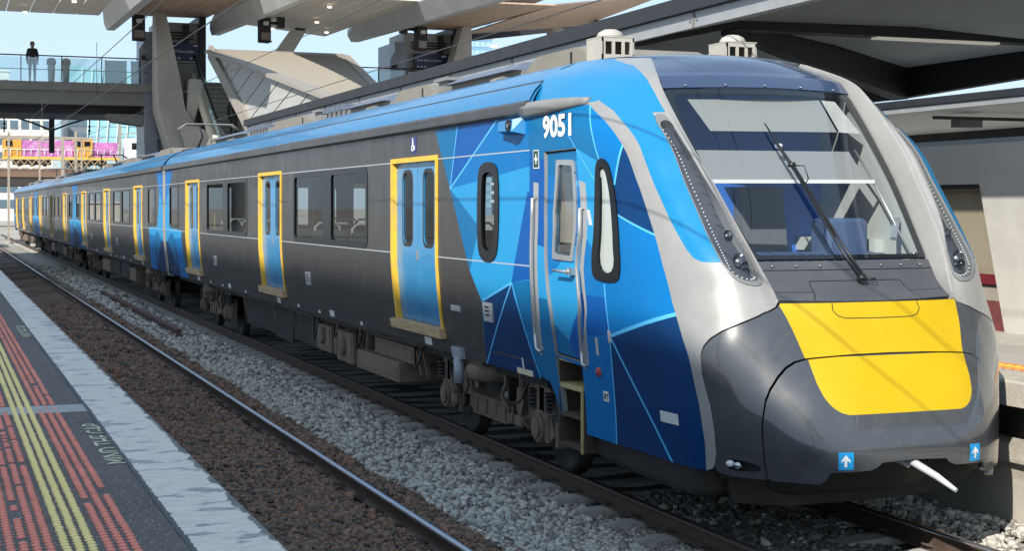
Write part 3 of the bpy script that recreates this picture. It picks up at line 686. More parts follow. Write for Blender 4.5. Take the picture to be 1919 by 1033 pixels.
def carriage(name, y0, y1, doors, wins, ends, label, lead=False, side_holes=(), side_regions=(), seats=True):
    root = empty(name, (6.635, y0, 0), label, 'train carriage', 'carriages of the blue and charcoal train')
    # near side skin
    holes = [[(c+a, z) for a, z in rrect(-.86, .86, 1.21, 3.14, .03)] for c in doors]+[[(c+a, z) for a, z in rrect(-2.06, 2.06, 2.10, 3.07, .08)] for c in wins]+[[(c+a, z) for a, z in rrect(-.64, .64, 2.155, 3.07, .06)] for c in ends]
    skin = SKIN
    regs = list(side_regions)
    if not lead: regs += end_facets(y0, 1)
    regs += end_facets(y1, -1)+body_regions(y0, y1)
    surf('body_side', SIDE, ph(y0, y1, 1.0, 3.46), skin, root, holes=holes+list(side_holes), regions=regs, thick=.06, grid=(1.0, .1), step=.25)
    hr = [[(c+a, z) for a, z in rrect(-2.06, 2.06, 2.10, 3.07, .08)] for c in wins]+[[(c+a, z) for a, z in rrect(-.64, .64, 2.155, 3.07, .06)] for c in ends]+[[(c+a, z) for a, z in rrect(q-.2, q+.2, 2.17, 2.99, .1)] for c in doors for q in (-.4, .4)]
    surf('body_side', SIDER, ph(y0, y1, 1.0, 3.46), skin, root, holes=hr, regions=body_regions(y0, y1), thick=.06, grid=(1.0, .15), step=.25, out=(1, 0, 0))
    roof(root, y0, y1)
    i = MB(); i.box(5.2, 8.07, y0, y1, 1.14, 1.2); i.build('floor', K['under'], root)
    i = MB(); i.box(5.2, 8.07, y0, y1, 3.34, 3.40); i.build('ceiling', K['interior'], root)
    i = MB(); i.box(5.42, 7.85, y0+.3, y1-.3, .88, 1.14); i.build('underframe', K['under'], root)
    i = MB(); i.bbox(6.05, 7.22, y0+(5.2 if lead else 6.2), y1-7.2, .34, .875, .02); i.build('shade_block', K['under'], root)  # dark block added to stand in for the black shade under the car
    for yy in ((y1,) if lead else (y0, y1)):
        e = MB(); s = 1 if yy == y1 else -1; a, b = sorted((yy-s*.06, yy))
        e.prism([(5.2, 1.0), (5.13, 2.0), (5.13, 3.5), (5.3, 3.72), (5.65, 3.9), (6.635, 4.0), (7.62, 3.9), (7.97, 3.72), (8.14, 3.5), (8.14, 2.0), (8.07, 1.0)], 'y', a, b)
        e.build('end_wall', K['charcoal'], root)
        e = MB(); a, b = sorted((yy+s*.004, yy+s*.15))
        pp = [(5.115+tuck(z)-.004, z) for z in np.linspace(.95, 3.5, 14)]+[(5.20, 3.66), (5.36, 3.78)]
        e.prism(pp+[(p[0]+.10, p[1]-.02) for p in pp[::-1]], 'y', a, b); e.build('end_trim', mat('end_trim_paint', (.34, .30, .26), .7, var=.15), root)
        e = MB(); a, b = sorted((yy+s*.07, yy+s*.26)); n = 3
        for k in range(n): e.box(5.62+.05*(k % 2), 7.65-.05*(k % 2), a+(b-a)*k/n, a+(b-a)*(k+1)/n, 1.05, 3.6)
        e.build('gangway_bellows', K['black'], root)
    for c in doors:
        put('door_frame', DOOR_FRAME, root, (0, c, 0)); put('door_sill', DOOR_SILL, root, (0, c, 0))
        for s in (-1, 1):
            l = put('door_leaf', lw[s][0], root, (0, c, 0)); w = link('door_window', lw[s][1], l); w.location = (0, 0, 0)
        put('door_button', DOOR_BTN, root, (0, c, 0))
        put('accessible_sign', WCS, root, (5.106, c, 3.215)) if lead and c == doors[0] else None
        put('placard', PLC['big'], root, (0, c-.25, 1.035))
        put('grab_pole', POLE, root, (5.75, c+.95, 0)); put('grab_pole', POLE, root, (6.9, c+.4, 0)); put('grab_pole', POLE, root, (7.5, c-.95, 0))
    for c in wins:
        f = put('window_frame', WIN_FRAME, root, (0, c, 0))
        for p in WIN_PANE: w = link('window_pane', p, f); w.location = (0, 0, 0)
        for q in ((-1.7, -.85, .45, 1.3) if seats else ()):
            put('seat', SEAT, root, (5.28, c+q, 0)); put('seat', SEAT, root, (7.45, c+q, 0))
        put('call_box', PLC['box'], root, (0, c+1.25, 1.46))
        put('placard', PLC['big'], root, (0, c+.1, 1.05)); put('placard', PLC['tiny'], root, (0, c+.85, 1.045)); put('placard', PLC['tiny'], root, (0, c-1.45, 1.04)); put('placard', PLC['tiny'], root, (0, c+2.2, 1.05))
    for c in ends:
        f = put('window_frame', END_FRAME, root, (0, c, 0)); w = link('window_pane', END_PANE, f); w.location = (0, 0, 0)
    return root
PLC = dict(big=placard(.24, .085, K['white'], 'placard'), tiny=placard(.10, .045, K['white'], 'placard'))
m_ = MB(); pblock(m_, -.14, .14, 0, .19, -.02, .01, 0); m_.box(-10, -9.99, 0, .01, 0, .01); 
def call_box():
    b = MB(); pblock(b, -.115, .115, -.02, .17, -.025, .01, 0)
    for zz in (.12, .085, .05): pblock(b, -.06, .05, zz, zz+.016, -.028, -.02, 1)
    return b.mesh('call_box', [mat('call_box_grey', (.42, .42, .42), .5, var=.1), K['black']])
# pblock evaluates tuck(z) near z=0, so shift these flat pieces to their true height first
def pl_at(w, h, z, m, name, o0=-.006):
    b = MB(); pblock(b, -w/2, w/2, z, z+h, o0, .01)
    b.v = [(x, y, zz-z) for x, y, zz in b.v]; return b.mesh(name, m)
PLC = dict(big=pl_at(.24, .085, 1.04, K['white'], 'placard'), tiny=pl_at(.10, .045, 1.04, K['white'], 'placard'))
def _cb():
    b = MB(); pblock(b, -.115, .115, 1.44, 1.63, -.022, .01, 0)
    for zz in (.14, .10, .06): pblock(b, -.06, .05, 1.44+zz, 1.44+zz+.016, -.025, -.02, 1)
    b.v = [(x, y, z-1.46) for x, y, z in b.v]; return b.mesh('call_box', [mat('call_box_grey', (.42, .42, .42), .5, var=.1), K['black']])
PLC['box'] = _cb()
# ------------------------------------------------------------------ lead carriage body
D1 = [16.38, 24.28, 32.2]; W1 = [20.44, 28.3]
bound = [(15.618, 3.47), (15.085, 2.788), (14.458, 1.938), (14.151, 1.638), (14.251, .99)]
oval = rnd([(14.16, 2.9), (14.05, 3.0), (13.74, 3.0), (13.62, 2.9), (13.635, 2.2), (13.78, 2.09), (14.03, 2.09), (14.17, 2.2)], 2)
ovalg = rnd([(14.08, 2.87), (14.0, 2.94), (13.78, 2.94), (13.70, 2.87), (13.715, 2.24), (13.82, 2.16), (13.98, 2.16), (14.09, 2.24)], 2)
LF = [(bound+[(12.7, .99), (12.7, 3.47)], 1), ([(15.618, 3.47), (15.085, 2.788), (14.835, 3.47)], 2), ([(14.835, 3.47), (15.085, 2.788), (13.609, 3.47)], 4),
      ([(13.609, 3.47), (15.085, 2.788), (12.7, 2.98), (12.7, 3.47)], 3), ([(15.085, 2.788), (14.458, 1.938), (14.175, 2.396)], 2),
      ([(12.85, 2.743), (13.279, 1.873), (12.7, 1.94), (12.7, 2.72)], 4), ([(14.13, 1.66), (14.27, .9), (13.279, 1.873)], 5), ([(13.279, 1.873), (14.251, .95), (12.75, .95), (13.238, 1.74)], 5),
      ([(13.279, 1.873), (13.2, 1.68), (12.78, .95), (12.7, .95), (12.7, 1.93)], 2)]
for p, q in (((15.085, 2.788), (13.609, 3.47)), ((13.279, 1.873), (14.251, 1.0)), ((13.279, 1.873), (14.14, 1.65)), ((15.085, 2.788), (14.835, 3.47)), ((13.279, 1.873), (12.8, 1.0))): LF.append((seg_poly(p, q, .022), 7))
lead = carriage('lead_carriage', 12.8, 36.25, D1, W1, [34.85], 'front carriage with sloping blue and silver cab, yellow nose and number 9051', True, [oval], LF)
f = surf('window_frame', SIDE, rnd([(14.20, 2.93), (14.07, 3.04), (13.72, 3.04), (13.58, 2.92), (13.60, 2.17), (13.76, 2.05), (14.05, 2.05), (14.21, 2.17)], 2), [K['gloss']], lead, holes=[ovalg], off=-.012, thick=.05, grid=(.3, .2))
surf('window_pane', SIDE, ovalg, [K['wglass']], f, off=.01, thick=0, grid=(.3, .2))
roof_boxes(lead, [('pod', 13.25, 15.0), ('panel', 15.05, 17.4), ('lug', 15.3, 15.5), ('vent', 17.6, 18.0), ('lug', 17.4, 17.6), ('pod', 18.15, 20.0), ('panel', 20.05, 22.2), ('lug', 20.4, 20.6), ('grille', 22.25, 23.7), ('lug', 23.5, 23.7), ('vent', 24.2, 24.6), ('pod', 25.0, 28.0), ('lug', 27.0, 27.2), ('grille', 28.2, 30.2), ('panel', 30.3, 34.0), ('lug', 31.2, 31.4), ('pod', 34.2, 35.4)])
m = MB(); yb = 12.72
for sx in (-.66, .66):
    x = 6.635+sx
    b = MB()
    for hx in (-.165, .15): b.box(x+hx, x+hx+.015, yb, yb+.36, 3.98, 4.19)
    b.box(x-.165, x+.165, yb, yb+.015, 3.98, 4.03); b.box(x-.165, x+.165, yb, yb+.015, 4.15, 4.19)
    for hx in (-.15, -.05, .05, .135): b.box(x+hx-.012, x+hx+.018, yb, yb+.015, 4.03, 4.15)
    b.box(x-.168, x+.168, yb-.005, yb+.365, 4.19, 4.2); b.box(x-.15, x+.15, yb+.345, yb+.36, 3.98, 4.19)
    b.lathe((x, yb+.18, 4.205), [(.13, 0), (.128, .02), (.108, .05), (.06, .075), (0, .082)], 18); b.v = [(x+(p[0]-x)*1.0, p[1], p[2]) for p in b.v]
    b.build('antenna_cradle', mat('cradle_paint', (.40, .38, .34), .6, var=.12, dirt=(.25, .2, .15), dscale=6), lead)
under_boxes(lead, [(5.34, 17.75, 19.7, .42, .66, 'dustlight'), (5.42, 17.4, 19.1, .675, .90, 'dustlight'), (5.36, 20.0, 20.85, .42, .84, 'dustlight'), (5.40, 21.05, 21.2, .46, .9, 'dust'), (5.38, 21.3, 22.15, .46, .84, 'dustlight'), (5.46, 22.4, 24.0, .44, .90, 'under'), (5.44, 24.05, 25.4, .38, .88, 'under'), (5.46, 25.5, 28.0, .42, .90, 'under')])
for x_, ya_, yb_, z_, r_ in ((5.33, 20.15, 20.7, .64, .13), (5.345, 21.45, 21.95, .68, .12)):       # round covers on the equipment faces
    u = MB(); u.lathe((x_, (ya_+yb_)/2, z_), [(r_, .05), (r_, -.01), (r_*.85, -.03), (r_*.4, -.035), (0, -.02)], 18, 0, 'x'); u.build('access_cover', K['dust'], lead)
for k, (ya_, yb_, z_) in enumerate(((16.9, 28.4, .93), (17.2, 24.0, .965), (19.2, 22.4, .90))):
    u = MB(); u.tube([(5.40+.03*k, ya_+(yb_-ya_)*q/14, z_+.012*math.sin(q*2.3+k)) for q in range(15)], .018, 6); u.build('pipe', K['dust'], lead)
for ya_ in (17.0, 17.25, 19.85, 20.95, 22.25, 24.02, 25.45, 28.1):
    u = MB(); u.bar((5.42, ya_, .98), (5.50, ya_, .55), .05, .05); u.bar((5.42, ya_, .98), (5.42, ya_+.25, .98), .04, .05); u.build('bracket', K['dust'], lead)
for ya_, d_ in ((19.75, .22), (20.95, .16), (22.2, .26), (17.05, .2)):
    u = MB(); u.tube([(5.40, ya_-.12, .95), (5.36, ya_-.1, .95-d_), (5.36, ya_+.06, .92-d_*1.25), (5.38, ya_+.16, .95-d_*.7), (5.42, ya_+.2, .95)], .014, 6); u.build('hose', K['black'], lead)
for c in (14.82, 31.5): bogie(lead, c)
# side camera, jack pad, stickers on the lead carriage
m = MB(); m.hexa([(4.98, 12.93, 3.30), (5.11, 12.90, 3.27), (5.11, 13.45, 3.29), (5.02, 13.40, 3.32), (5.0, 12.95, 3.41), (5.11, 12.90, 3.44), (5.11, 13.45, 3.43), (5.03, 13.40, 3.41)])
m.lathe((4.985, 13.02, 3.355), [(.055, -.012), (.055, .03)], 14, 1, 'x')
cb_ = m.build('side_camera', [mat('camera_blue', (.03, .20, .44), .4, var=.1), K['gloss']], lead)
MB().lathe((4.975, 13.02, 3.355), [(.018, -.003), (.018, .01)], 10, 0, 'x').build('camera_lens', K['chrome'], cb_)
m = MB(); pblock(m, 14.91, 15.2, .985, 1.1, -.05, .02); m.cyl((5.2, 15.05, .72), (5.2, 15.05, 1.0), .055); m.build('jacking_pad', mat('pad_steel', (.30, .32, .36), .55, var=.2), lead)
put('call_box', PLC['box'], lead, (0, 13.98, 1.47))
m = MB(); pblock(m, -.2, .2, 1.0, 1.055, -.006, .01); m.v = [(x, y, z) for x, y, z in m.v]; put('placard', m.mesh('placard', mat('placard_cream', (.62, .56, .42), .5)), lead, (0, 13.18, 0))
m = MB(); pblock(m, -.012, .012, 1.06, 1.16, -.006, .01); put('placard', m.mesh('placard', K['white']), lead, (0, 13.2, 0))
m = MB(); pblock(m, -.14, .14, 1.49, 1.55, -.012, .01); put('placard', m.mesh('placard', MATS['call_box_grey']), lead, (0, 15.0, 0))
# ------------------------------------------------------------------ following carriages
c2 = carriage('carriage', 36.65, 61.1, [41.4, 49.3, 57.2], [45.35, 53.25], [38.68, 59.75], 'second carriage, with the raised pantograph, behind the front carriage')
roof_boxes(c2, [('pod', 40.5, 43.5), ('panel', 44, 47), ('vent', 47.6, 48.2), ('pod', 49, 52), ('panel', 52.2, 55), ('pod', 56, 58.5)])
under_boxes(c2, [(5.4, 44.2, 45.6, .42, .80, 'dustlight'), (5.44, 45.9, 48.2, .42, .86, 'under'), (5.44, 48.5, 50.6, .45, .86, 'under'), (5.4, 51, 53.4, .42, .82, 'dustlight')])
for c in (40.6, 57.2): bogie(c2, c)
def pantograph(root, y):
    p = MB(); p.box(6.0, 7.27, y-.5, y+.6, 3.98, 4.08)
    b = p.build('pantograph', K['under'], root)
    a = MB()
    for sx in (-.25, .25): a.tube([(6.635+sx, y+.5, 4.1), (6.635+sx*1.2, y-.55, 4.38), (6.635+sx, y+.25, 4.72)], .03, 6)
    a.build('arm', dkst, b)
    h = MB()
    for d in (-.12, .12): h.tube([(5.85, y+.25+d, 4.60), (6.05, y+.25+d, 4.74), (7.22, y+.25+d, 4.74), (7.42, y+.25+d, 4.60)], .022, 6)
    h.build('pan_head', K['roofgrey'], b)
pantograph(c2, 38.9)
roots = [('third carriage of the train, in the middle distance', 1), ('fourth carriage of the train, farthest down the line', 2)]
for lab, k in roots:
    c = copy_tree(c2, None, (0, 24.5*k, 0)); c['label'] = lab
# ------------------------------------------------------------------ lead carriage: cab
CX=6.635
ROWS=[
 # w[11], y[11], z
 ([0,.4,.65,.8,1.0,1.17,1.28,1.35,1.385,1.395,1.395],[9.1,9.11,9.16,9.25,9.42,9.61,9.76,9.98,10.5,11.6,12.8],.62,.62),
 ([0,.4,.65,.82,1.02,1.19,1.3,1.365,1.4,1.41,1.41],[9.09,9.1,9.16,9.25,9.43,9.61,9.77,9.98,10.5,11.6,12.8],.88,.88),
 ([0,.4,.65,.82,1.01,1.2,1.32,1.385,1.43,1.44,1.44],[9.21,9.215,9.25,9.32,9.45,9.63,9.79,10.0,10.5,11.6,12.8],1.17,1.17),
 ([0,.4,.65,.8,.98,1.2,1.335,1.4,1.46,1.478,1.48],[9.40,9.405,9.43,9.455,9.52,9.66,9.82,10.03,10.5,11.6,12.8],1.5,1.5),
 ([0,.4,.65,.79,.95,1.17,1.32,1.4,1.475,1.5,1.502],[9.49,9.5,9.53,9.55,9.59,9.70,9.88,10.1,10.55,11.6,12.8],1.72,1.72),
 ([0,.4,.65,.796,.93,1.13,1.29,1.395,1.483,1.515,1.518],[9.60,9.61,9.65,9.69,9.69,9.77,9.94,10.18,10.65,11.7,12.8],1.94,1.94),
 ([0,.4,.7,.854,.99,1.16,1.29,1.4,1.487,1.52,1.525],[9.8,9.8,9.82,9.84,9.81,9.88,10.04,10.29,10.75,11.8,12.8],2.17,2.17),
 ([0,.4,.75,.91,1.01,1.18,1.3,1.405,1.49,1.52,1.525],[10,10,10.02,10.02,10.0,10.10,10.22,10.46,10.9,11.85,12.8],2.42,2.42),
 ([0,.4,.8,.959,1.03,1.19,1.305,1.41,1.49,1.52,1.525],[10.3,10.3,10.33,10.33,10.30,10.42,10.52,10.74,11.15,11.95,12.8],2.776,2.80),
 ([0,.4,.85,1.009,1.06,1.19,1.305,1.415,1.49,1.518,1.522],[10.6,10.6,10.63,10.636,10.62,10.72,10.83,11.04,11.45,12.1,12.8],3.11,3.16),
 ([0,.4,.85,1.004,1.08,1.2,1.31,1.4,1.465,1.5,1.51],[11,11,11.02,11.08,11.14,11.29,11.46,11.72,12.05,12.4,12.8],3.52,3.48),
 ([0,.4,.8,.947,1.02,1.1,1.18,1.25,1.31,1.35,1.37],[11.2,11.2,11.25,11.34,11.45,11.61,11.78,11.98,12.2,12.5,12.8],3.72,3.78),
 ([0,.3,.6,.76,.82,.88,.94,.98,1.01,1.03,1.04],[11.6,11.62,11.7,11.83,11.9,12.0,12.1,12.25,12.4,12.6,12.8],3.91,3.95),
]
def _net():
    n=[]
    for w,y,z0,z1 in ROWS:
        zz=[z0]*4+[z0+(z1-z0)*k/7 for k in range(1,8)]
        n.append([(a,b,c) for a,b,c in zip(w,y,zz)])
    return np.array(n)
NET=_net()
def _h(P,t):
    # cubic hermite through P[0..n-1] (axis 0) at scalar t
    n=len(P);i=int(min(max(np.floor(t),0),n-2));f=t-i
    p1,p2=P[i],P[i+1]
    m1=(P[i+1]-P[i-1])/2 if i>0 else p2-p1
    m2=(P[i+2]-P[i])/2 if i<n-2 else p2-p1
    f2=f*f;f3=f2*f
    return (2*f3-3*f2+1)*p1+(f3-2*f2+f)*m1+(-2*f3+3*f2)*p2+(f3-f2)*m2
def nose(u,v):
    s=1 if u>=0 else -1
    p=_h(_h(NET,v),abs(u))
    return np.array([CX-s*p[0],p[1],p[2]])
C_ROWS=np.array([
 # yc zc we ye ze
 (9.59,1.885,.785,9.69,1.90),(9.78,2.0,.79,9.84,2.0),(9.92,2.18,.80,9.99,2.18),(10.50,2.90,.925,10.66,2.90),
 (11.17,3.62,.925,11.30,3.60),(11.36,3.77,.88,11.5,3.75),(11.6,3.90,.75,11.86,3.895),(12.0,3.98,.9,12.1,3.94),(12.8,4.03,1.03,12.8,3.95)])
def front(s,t):
    r=_h(C_ROWS,t);q=s*s
    return np.array([CX-s*r[2],r[0]+(r[3]-r[0])*q,r[1]+(r[4]-r[1])*q])
def noseR(u, v): p = nose(u, v); return np.array([2*CX-p[0], p[1], p[2]])
CEN = (CX, 13.5, 2.0)
notch = [(2.95, 4.80), (3.239, 4.621), (3.972, 4.437), (4.654, 4.122), (5.262, 3.822), (5.663, 3.538), (5.948, 3.254), (6.096, 2.971), (6.101, 2.567), (5.97, 2.2), (5.838, 1.836), (5.77, 1.234), (5.78, .578), (5.88, .3)]
arc = [(7.05, 9.93), (7.0, 9.498), (7.09, 9.069), (7.06, 8.576), (7.04, 7.865), (7.07, 6.963), (7.12, 5.924), (7.07, 4.697), (6.87, 3.352), (6.62, 2.59), (6.38, 1.871), (6.26, .872), (6.30, .194), (6.3, -.1)]
arcin = [(6.62, 10.07), (6.28, 9.72), (6.36, 9.263), (6.46, 8.628), (6.42, 7.911), (6.33, 7.275), (6.2, 6.803), (6.1, 6.436), (5.95, 6.16), (5.683, 6.05), (5.07, 6.026)]
strip = [(6.5, 12.05), (6.11, 11.847), (4.6, 11.5), (4.12, 11.092), (3.86, 10.692), (3.75, 10.113), (3.9, 9.62)]
hl = [(4.755, 9.45), (4.577, 9.555), (4.301, 9.596), (4.05, 9.56), (4.04, 9.4), (4.16, 8.865), (4.02, 7.996), (3.60, 7.214), (3.15, 6.457), (3.22, 5.567), (3.55, 5.33), (3.971, 5.275), (4.45, 5.34), (4.80, 5.646), (4.93, 6.06), (4.93, 6.766), (4.90, 7.479), (4.88, 8.264), (4.86, 9.066)]
hl = rnd(hl, 1)
door = [(9.53, 8.82), (8.56, 8.87), (8.65, 8.5), (8.9, 5.65), (9.07, 2.9), (9.16, 2.25), (9.64, 2.30), (9.68, 4.229), (9.62, 7.334)]
NODE = (8.618, 3.13)
stepl = [(9.175, -.0), (9.16, 2.10), (9.62, 2.20), (9.58, 1.2), (9.56, .25)]
shell = [(3.0, 12.0), (3.0, 5.0)]+notch+[(6.0, .16), (6.3, .08), (7.46, .08), (8.27, .1), (8.70, .06), (9.16, .05), (9.15, 2.16), (9.64, 2.26), (9.60, 1.2), (9.575, .4), (9.63, .35), (9.70, 1.0), (9.80, 1.45), (10.0, 1.55), (10.0, 12.0)]
teal2 = [(10.1, 9.98), (7.07, 9.93), (8.05, 8.48), (8.4, 7.7), (9.0, 8.3), (10.1, 8.9)]
SREG = [([(10.1, 9.98)]+arc+[(10.1, -.1)], 3), (teal2, 2), ([(7.0, 9.9), (8.04, 8.49), (7.84, 7.96), (7.0, 8.9)], 3), ([(6.9, 9.0), (7.84, 7.96), (8.01, 7.33), (6.9, 6.78)], 5),
        ([(8.58, 8.87), (8.05, 8.48), (7.95, 8.2), (8.2, 6.3), (8.62, 6.3), (8.8, 7.0)], 1), ([(8.01, 7.33), (6.9, 6.78), (6.9, 4.32), NODE, (8.54, 5.09), (8.15, 6.3)], 3),
        ([NODE, (6.9, 4.32), (5.9, 2), (5.9, -.2), (7.46, -.2)], 5), ([NODE, (7.44, -.2), (8.655, -.2)], 5), ([NODE, (8.65, -.2), (9.3, -.2), (9.2, 3.0)], 3), ([NODE, (9.2, 3.0), (9.0, 4.6), (8.56, 4.6)], 4),
        ([(9.55, 4.2), (10.1, 4.2), (10.1, -.2), (9.5, -.2)], 2), ([(9.5, 4.2), (10.1, 4.2), (10.1, 6.5), (9.5, 6.2)], 1), ([(9.5, 6.2), (10.1, 6.5), (10.1, 8.9), (9.5, 8.6)], 4)]
def ribbon(path, w, fn):
    e = 1e-3; L_, R_ = [], []
    path = np.array(path)
    for i, p in enumerate(path):
        d = path[min(i+1, len(path)-1)]-path[max(i-1, 0)]
        su = np.linalg.norm(fn(p[0]+e, p[1])-fn(p[0]-e, p[1]))/(2*e); sv = np.linalg.norm(fn(p[0], p[1]+e)-fn(p[0], p[1]-e))/(2*e)
        d = d*np.array([su, sv]); d /= np.linalg.norm(d); n = np.array([-d[1], d[0]])*w/2/np.array([su, sv]); L_.append(tuple(p+n)); R_.append(tuple(p-n))
    return L_+R_[::-1]
def yz2uv(y_, z_, g):
    p = np.array(g, float)
    for _ in range(12):
        r = nose(*p)[1:]-np.array([y_, z_])
        if abs(r).max() < 1e-4: break
        e = 1e-3; J = np.stack([(nose(p[0]+e, p[1])[1:]-nose(p[0]-e, p[1])[1:])/(2*e), (nose(p[0], p[1]+e)[1:]-nose(p[0], p[1]-e)[1:])/(2*e)], 1)
        try: p = p-np.clip(np.linalg.solve(J, r), -.5, .5)
        except np.linalg.LinAlgError: break
    return tuple(p) if abs(p-np.array(g)).max() < 1.2 else tuple(g)
def straight(p, q, n=8):
    """points from p to q that lie on a straight line in side view"""
    A_, B_ = nose(*p)[1:], nose(*q)[1:]; out = []
    for k in range(n+1):
        s_ = k/n; g = np.array(p)*(1-s_)+np.array(q)*s_
        if k in (0, n): out.append(tuple(g)); continue
        t_ = A_+(B_-A_)*s_; out.append(yz2uv(t_[0], t_[1], g))
    return out
SREG = SREG[:2]+[([r for i in range(len(P_)) for r in straight(P_[i], P_[(i+1) % len(P_)])[:-1]], c_) for P_, c_ in SREG[2:]]
for p, q, w in ((NODE, (6.9, 4.32), .03), (NODE, (7.44, -.2), .024), (NODE, (8.655, -.2), .02), (NODE, (8.54, 5.09), .02), ((8.01, 7.33), (6.9, 6.78), .022), ((7.84, 7.96), (6.9, 9.0), .02), ((7.05, 9.9), (8.05, 8.48), .018), ((8.64, 9.19), (8.1, 7.5), .014)):
    SREG.append((ribbon(straight(p, q), w, nose), 7))
SREG += [([(6.62, 10.07)]+arcin+[(4.8, 6.0)]+hl[-6:]+[(4.6, 9.62), (3.9, 9.62)]+strip[::-1]+[(10.1, 12.1), (10.1, 9.97)], 6)]
SREG[-1] = (arcin+[(4.6, 6.1), (4.6, 9.62), (3.9, 9.62)]+strip[::-1]+[(10.1, 12.1), (10.1, 9.98), (6.62, 10.0)], 6)
SREG += [(arc+[(5.5, -.1), (5.5, 4.2), (5.5, 6.04)][:0]+[(5.6, -.1), (5.6, 2.5), (5.9, 4)]+arcin[::-1][2:]+[(6.62, 9.99)], 0)]
RAILS = {'l': [(9.813, 8.05), (9.862, 6.53), (9.907, 4.157), (9.93, 2.418), (9.88, 2.3)], 'r': [(8.615, 8.049), (8.893, 5.647), (9.052, 3.575), (9.07, 2.295), (9.05, 2.2)]}
SREG += [(ribbon(RAILS[k], .12, nose), 9) for k in 'lr']
tri = rnd([(8.10, 8.55), (7.86, 8.6), (7.77, 8.30), (8.10, 6.836), (8.22, 5.45), (8.33, 5.17), (8.63, 5.19), (8.71, 5.42), (8.53, 7.1), (8.27, 8.165)], 2)
trig = rnd([(8.10, 8.36), (7.98, 8.38), (7.95, 8.15), (8.22, 6.8), (8.305, 5.5), (8.60, 5.52), (8.42, 7.1), (8.19, 8.0)], 2)
trim_ = [tuple(np.array(trig).mean(0)+(np.array(q)-np.array(trig).mean(0))*np.array([1.18, 1.045])) for q in trig]
SK2 = [K['silver']]+SKIN[1:]+[mat('rail_recess', (.40, .41, .42), .4, metal=.3, var=.06)]
for fn in (nose, noseR):
    first = fn is nose
    surf('cab_shell', fn, shell, SK2, lead, holes=[hl, door, trim_] if first else [hl, trim_], regions=SREG, thick=.05, grid=(.13, .13), step=.12, center=CEN)
    # headlight unit: dark bucket, lamps, running lights, clear cover
    hb = surf('headlight', fn, hl, [mat('headlight_bucket', (.05, .055, .068), .35, var=.1), K['black']], lead, off=.075, thick=.01, grid=(.2, .1), step=.1, center=CEN, regions=[(ribbon([(4.35, 9.0-.22*k), (4.05-.05*k, 8.86-.22*k)], .012, nose), 1) for k in range(9)])
    hc = np.array(hl).mean(0); rim = [tuple(hc+(np.array(p)-hc)*.93) for p in hl]
    surf('headlight_rim', fn, [tuple(hc+(np.array(p)-hc)*.994) for p in hl], [mat('headlight_rim', (.16, .165, .17), .3, var=0)], hb, holes=[rim], off=-.006, thick=.08, grid=(.3, .3), step=.1, center=CEN)
    surf('headlight_cover', fn, rim, [K['hglass']], hb, off=.006, thick=0, grid=(.2, .2), step=.1, center=CEN)
    def npt(u, v, d):
        e = 1e-3; p = fn(u, v); n_ = np.cross(fn(u+e, v)-fn(u-e, v), fn(u, v+e)-fn(u, v-e)); n_ /= np.linalg.norm(n_)
        if (n_*(p-np.array(CEN))).sum() < 0: n_ = -n_
        return Vector(p+n_*d), Vector(n_)
    lm = MB()
    path = [(4.66, 9.3-.085*k) for k in range(41)]+[(4.60, 5.78), (4.48, 5.66), (4.33, 5.6), (4.15, 5.56), (3.95, 5.55), (3.76, 5.57), (3.6, 5.62)]
    for u_, v_ in path:
        p, n_ = npt(u_, v_, -.028); lm.cyl(p-n_*.006, p+n_*.006, .0072, .005, 8)
    tag(lm.build('running_lights', K['led'], hb), kind='stuff')
    for u_, v_, r in ((4.12, 7.0, .035), (4.05, 6.25, .055), (3.78, 6.05, .03)):
        p, n_ = npt(u_, v_, -.068); fw = Vector((n_.x*.3, -1, .15)).normalized()
        h_ = MB(); h_.tube([p-fw*.02, p+fw*.02, p+fw*.045], [r*.25, r*.8, r], 16, 0, False); h_.tube([p-fw*.012, p+fw*.012], [r*.28, r*.22], 10, 1)
        h_.build('lamp', [K['chrome'], K['led']], hb)
    t_ = surf('cab_side_window', fn, tri, [K['gloss']], lead, holes=[trig], off=-.012, thick=.05, grid=(.3, .3), step=.15, center=CEN)
    surf('window_pane', fn, trig, [mat('pale_reflecting_glass', (.40, .44, .42), .06, var=.03, scale=1)], t_, off=.012, thick=0, grid=(.3, .3), step=.15, center=CEN)
# ridge walls between the silver pods and the windscreen
ZE = [r[4] for r in C_ROWS[:7]]
for s in (1, -1):
    m = MB(); vv = np.concatenate([np.linspace(4.9, 11.9, 50)]); rows_ = []
    for v_ in vv:
        a = (nose if s > 0 else noseR)(3.0, v_); t_ = float(np.interp(a[2], ZE, range(7))); b = front(s*1.0, t_)
        a2 = (nose if s > 0 else noseR)(3.12, v_); out = np.array([0, -.012, .008])
        rows_ += [tuple(a2+out*.2), tuple(a+out*.6), tuple(a*.85+b*.15+out*.3), tuple(b-np.array([0, -.03, 0])*0), tuple(b+np.array([0, .05, -.03]))]
    n = len(vv); m.add(rows_, [(5*i+k, 5*i+k+1, 5*i+6+k, 5*i+5+k) for i in range(n-1) for k in range(4)], 0, True)
    m.build('windscreen_pillar', K['silver'], lead)
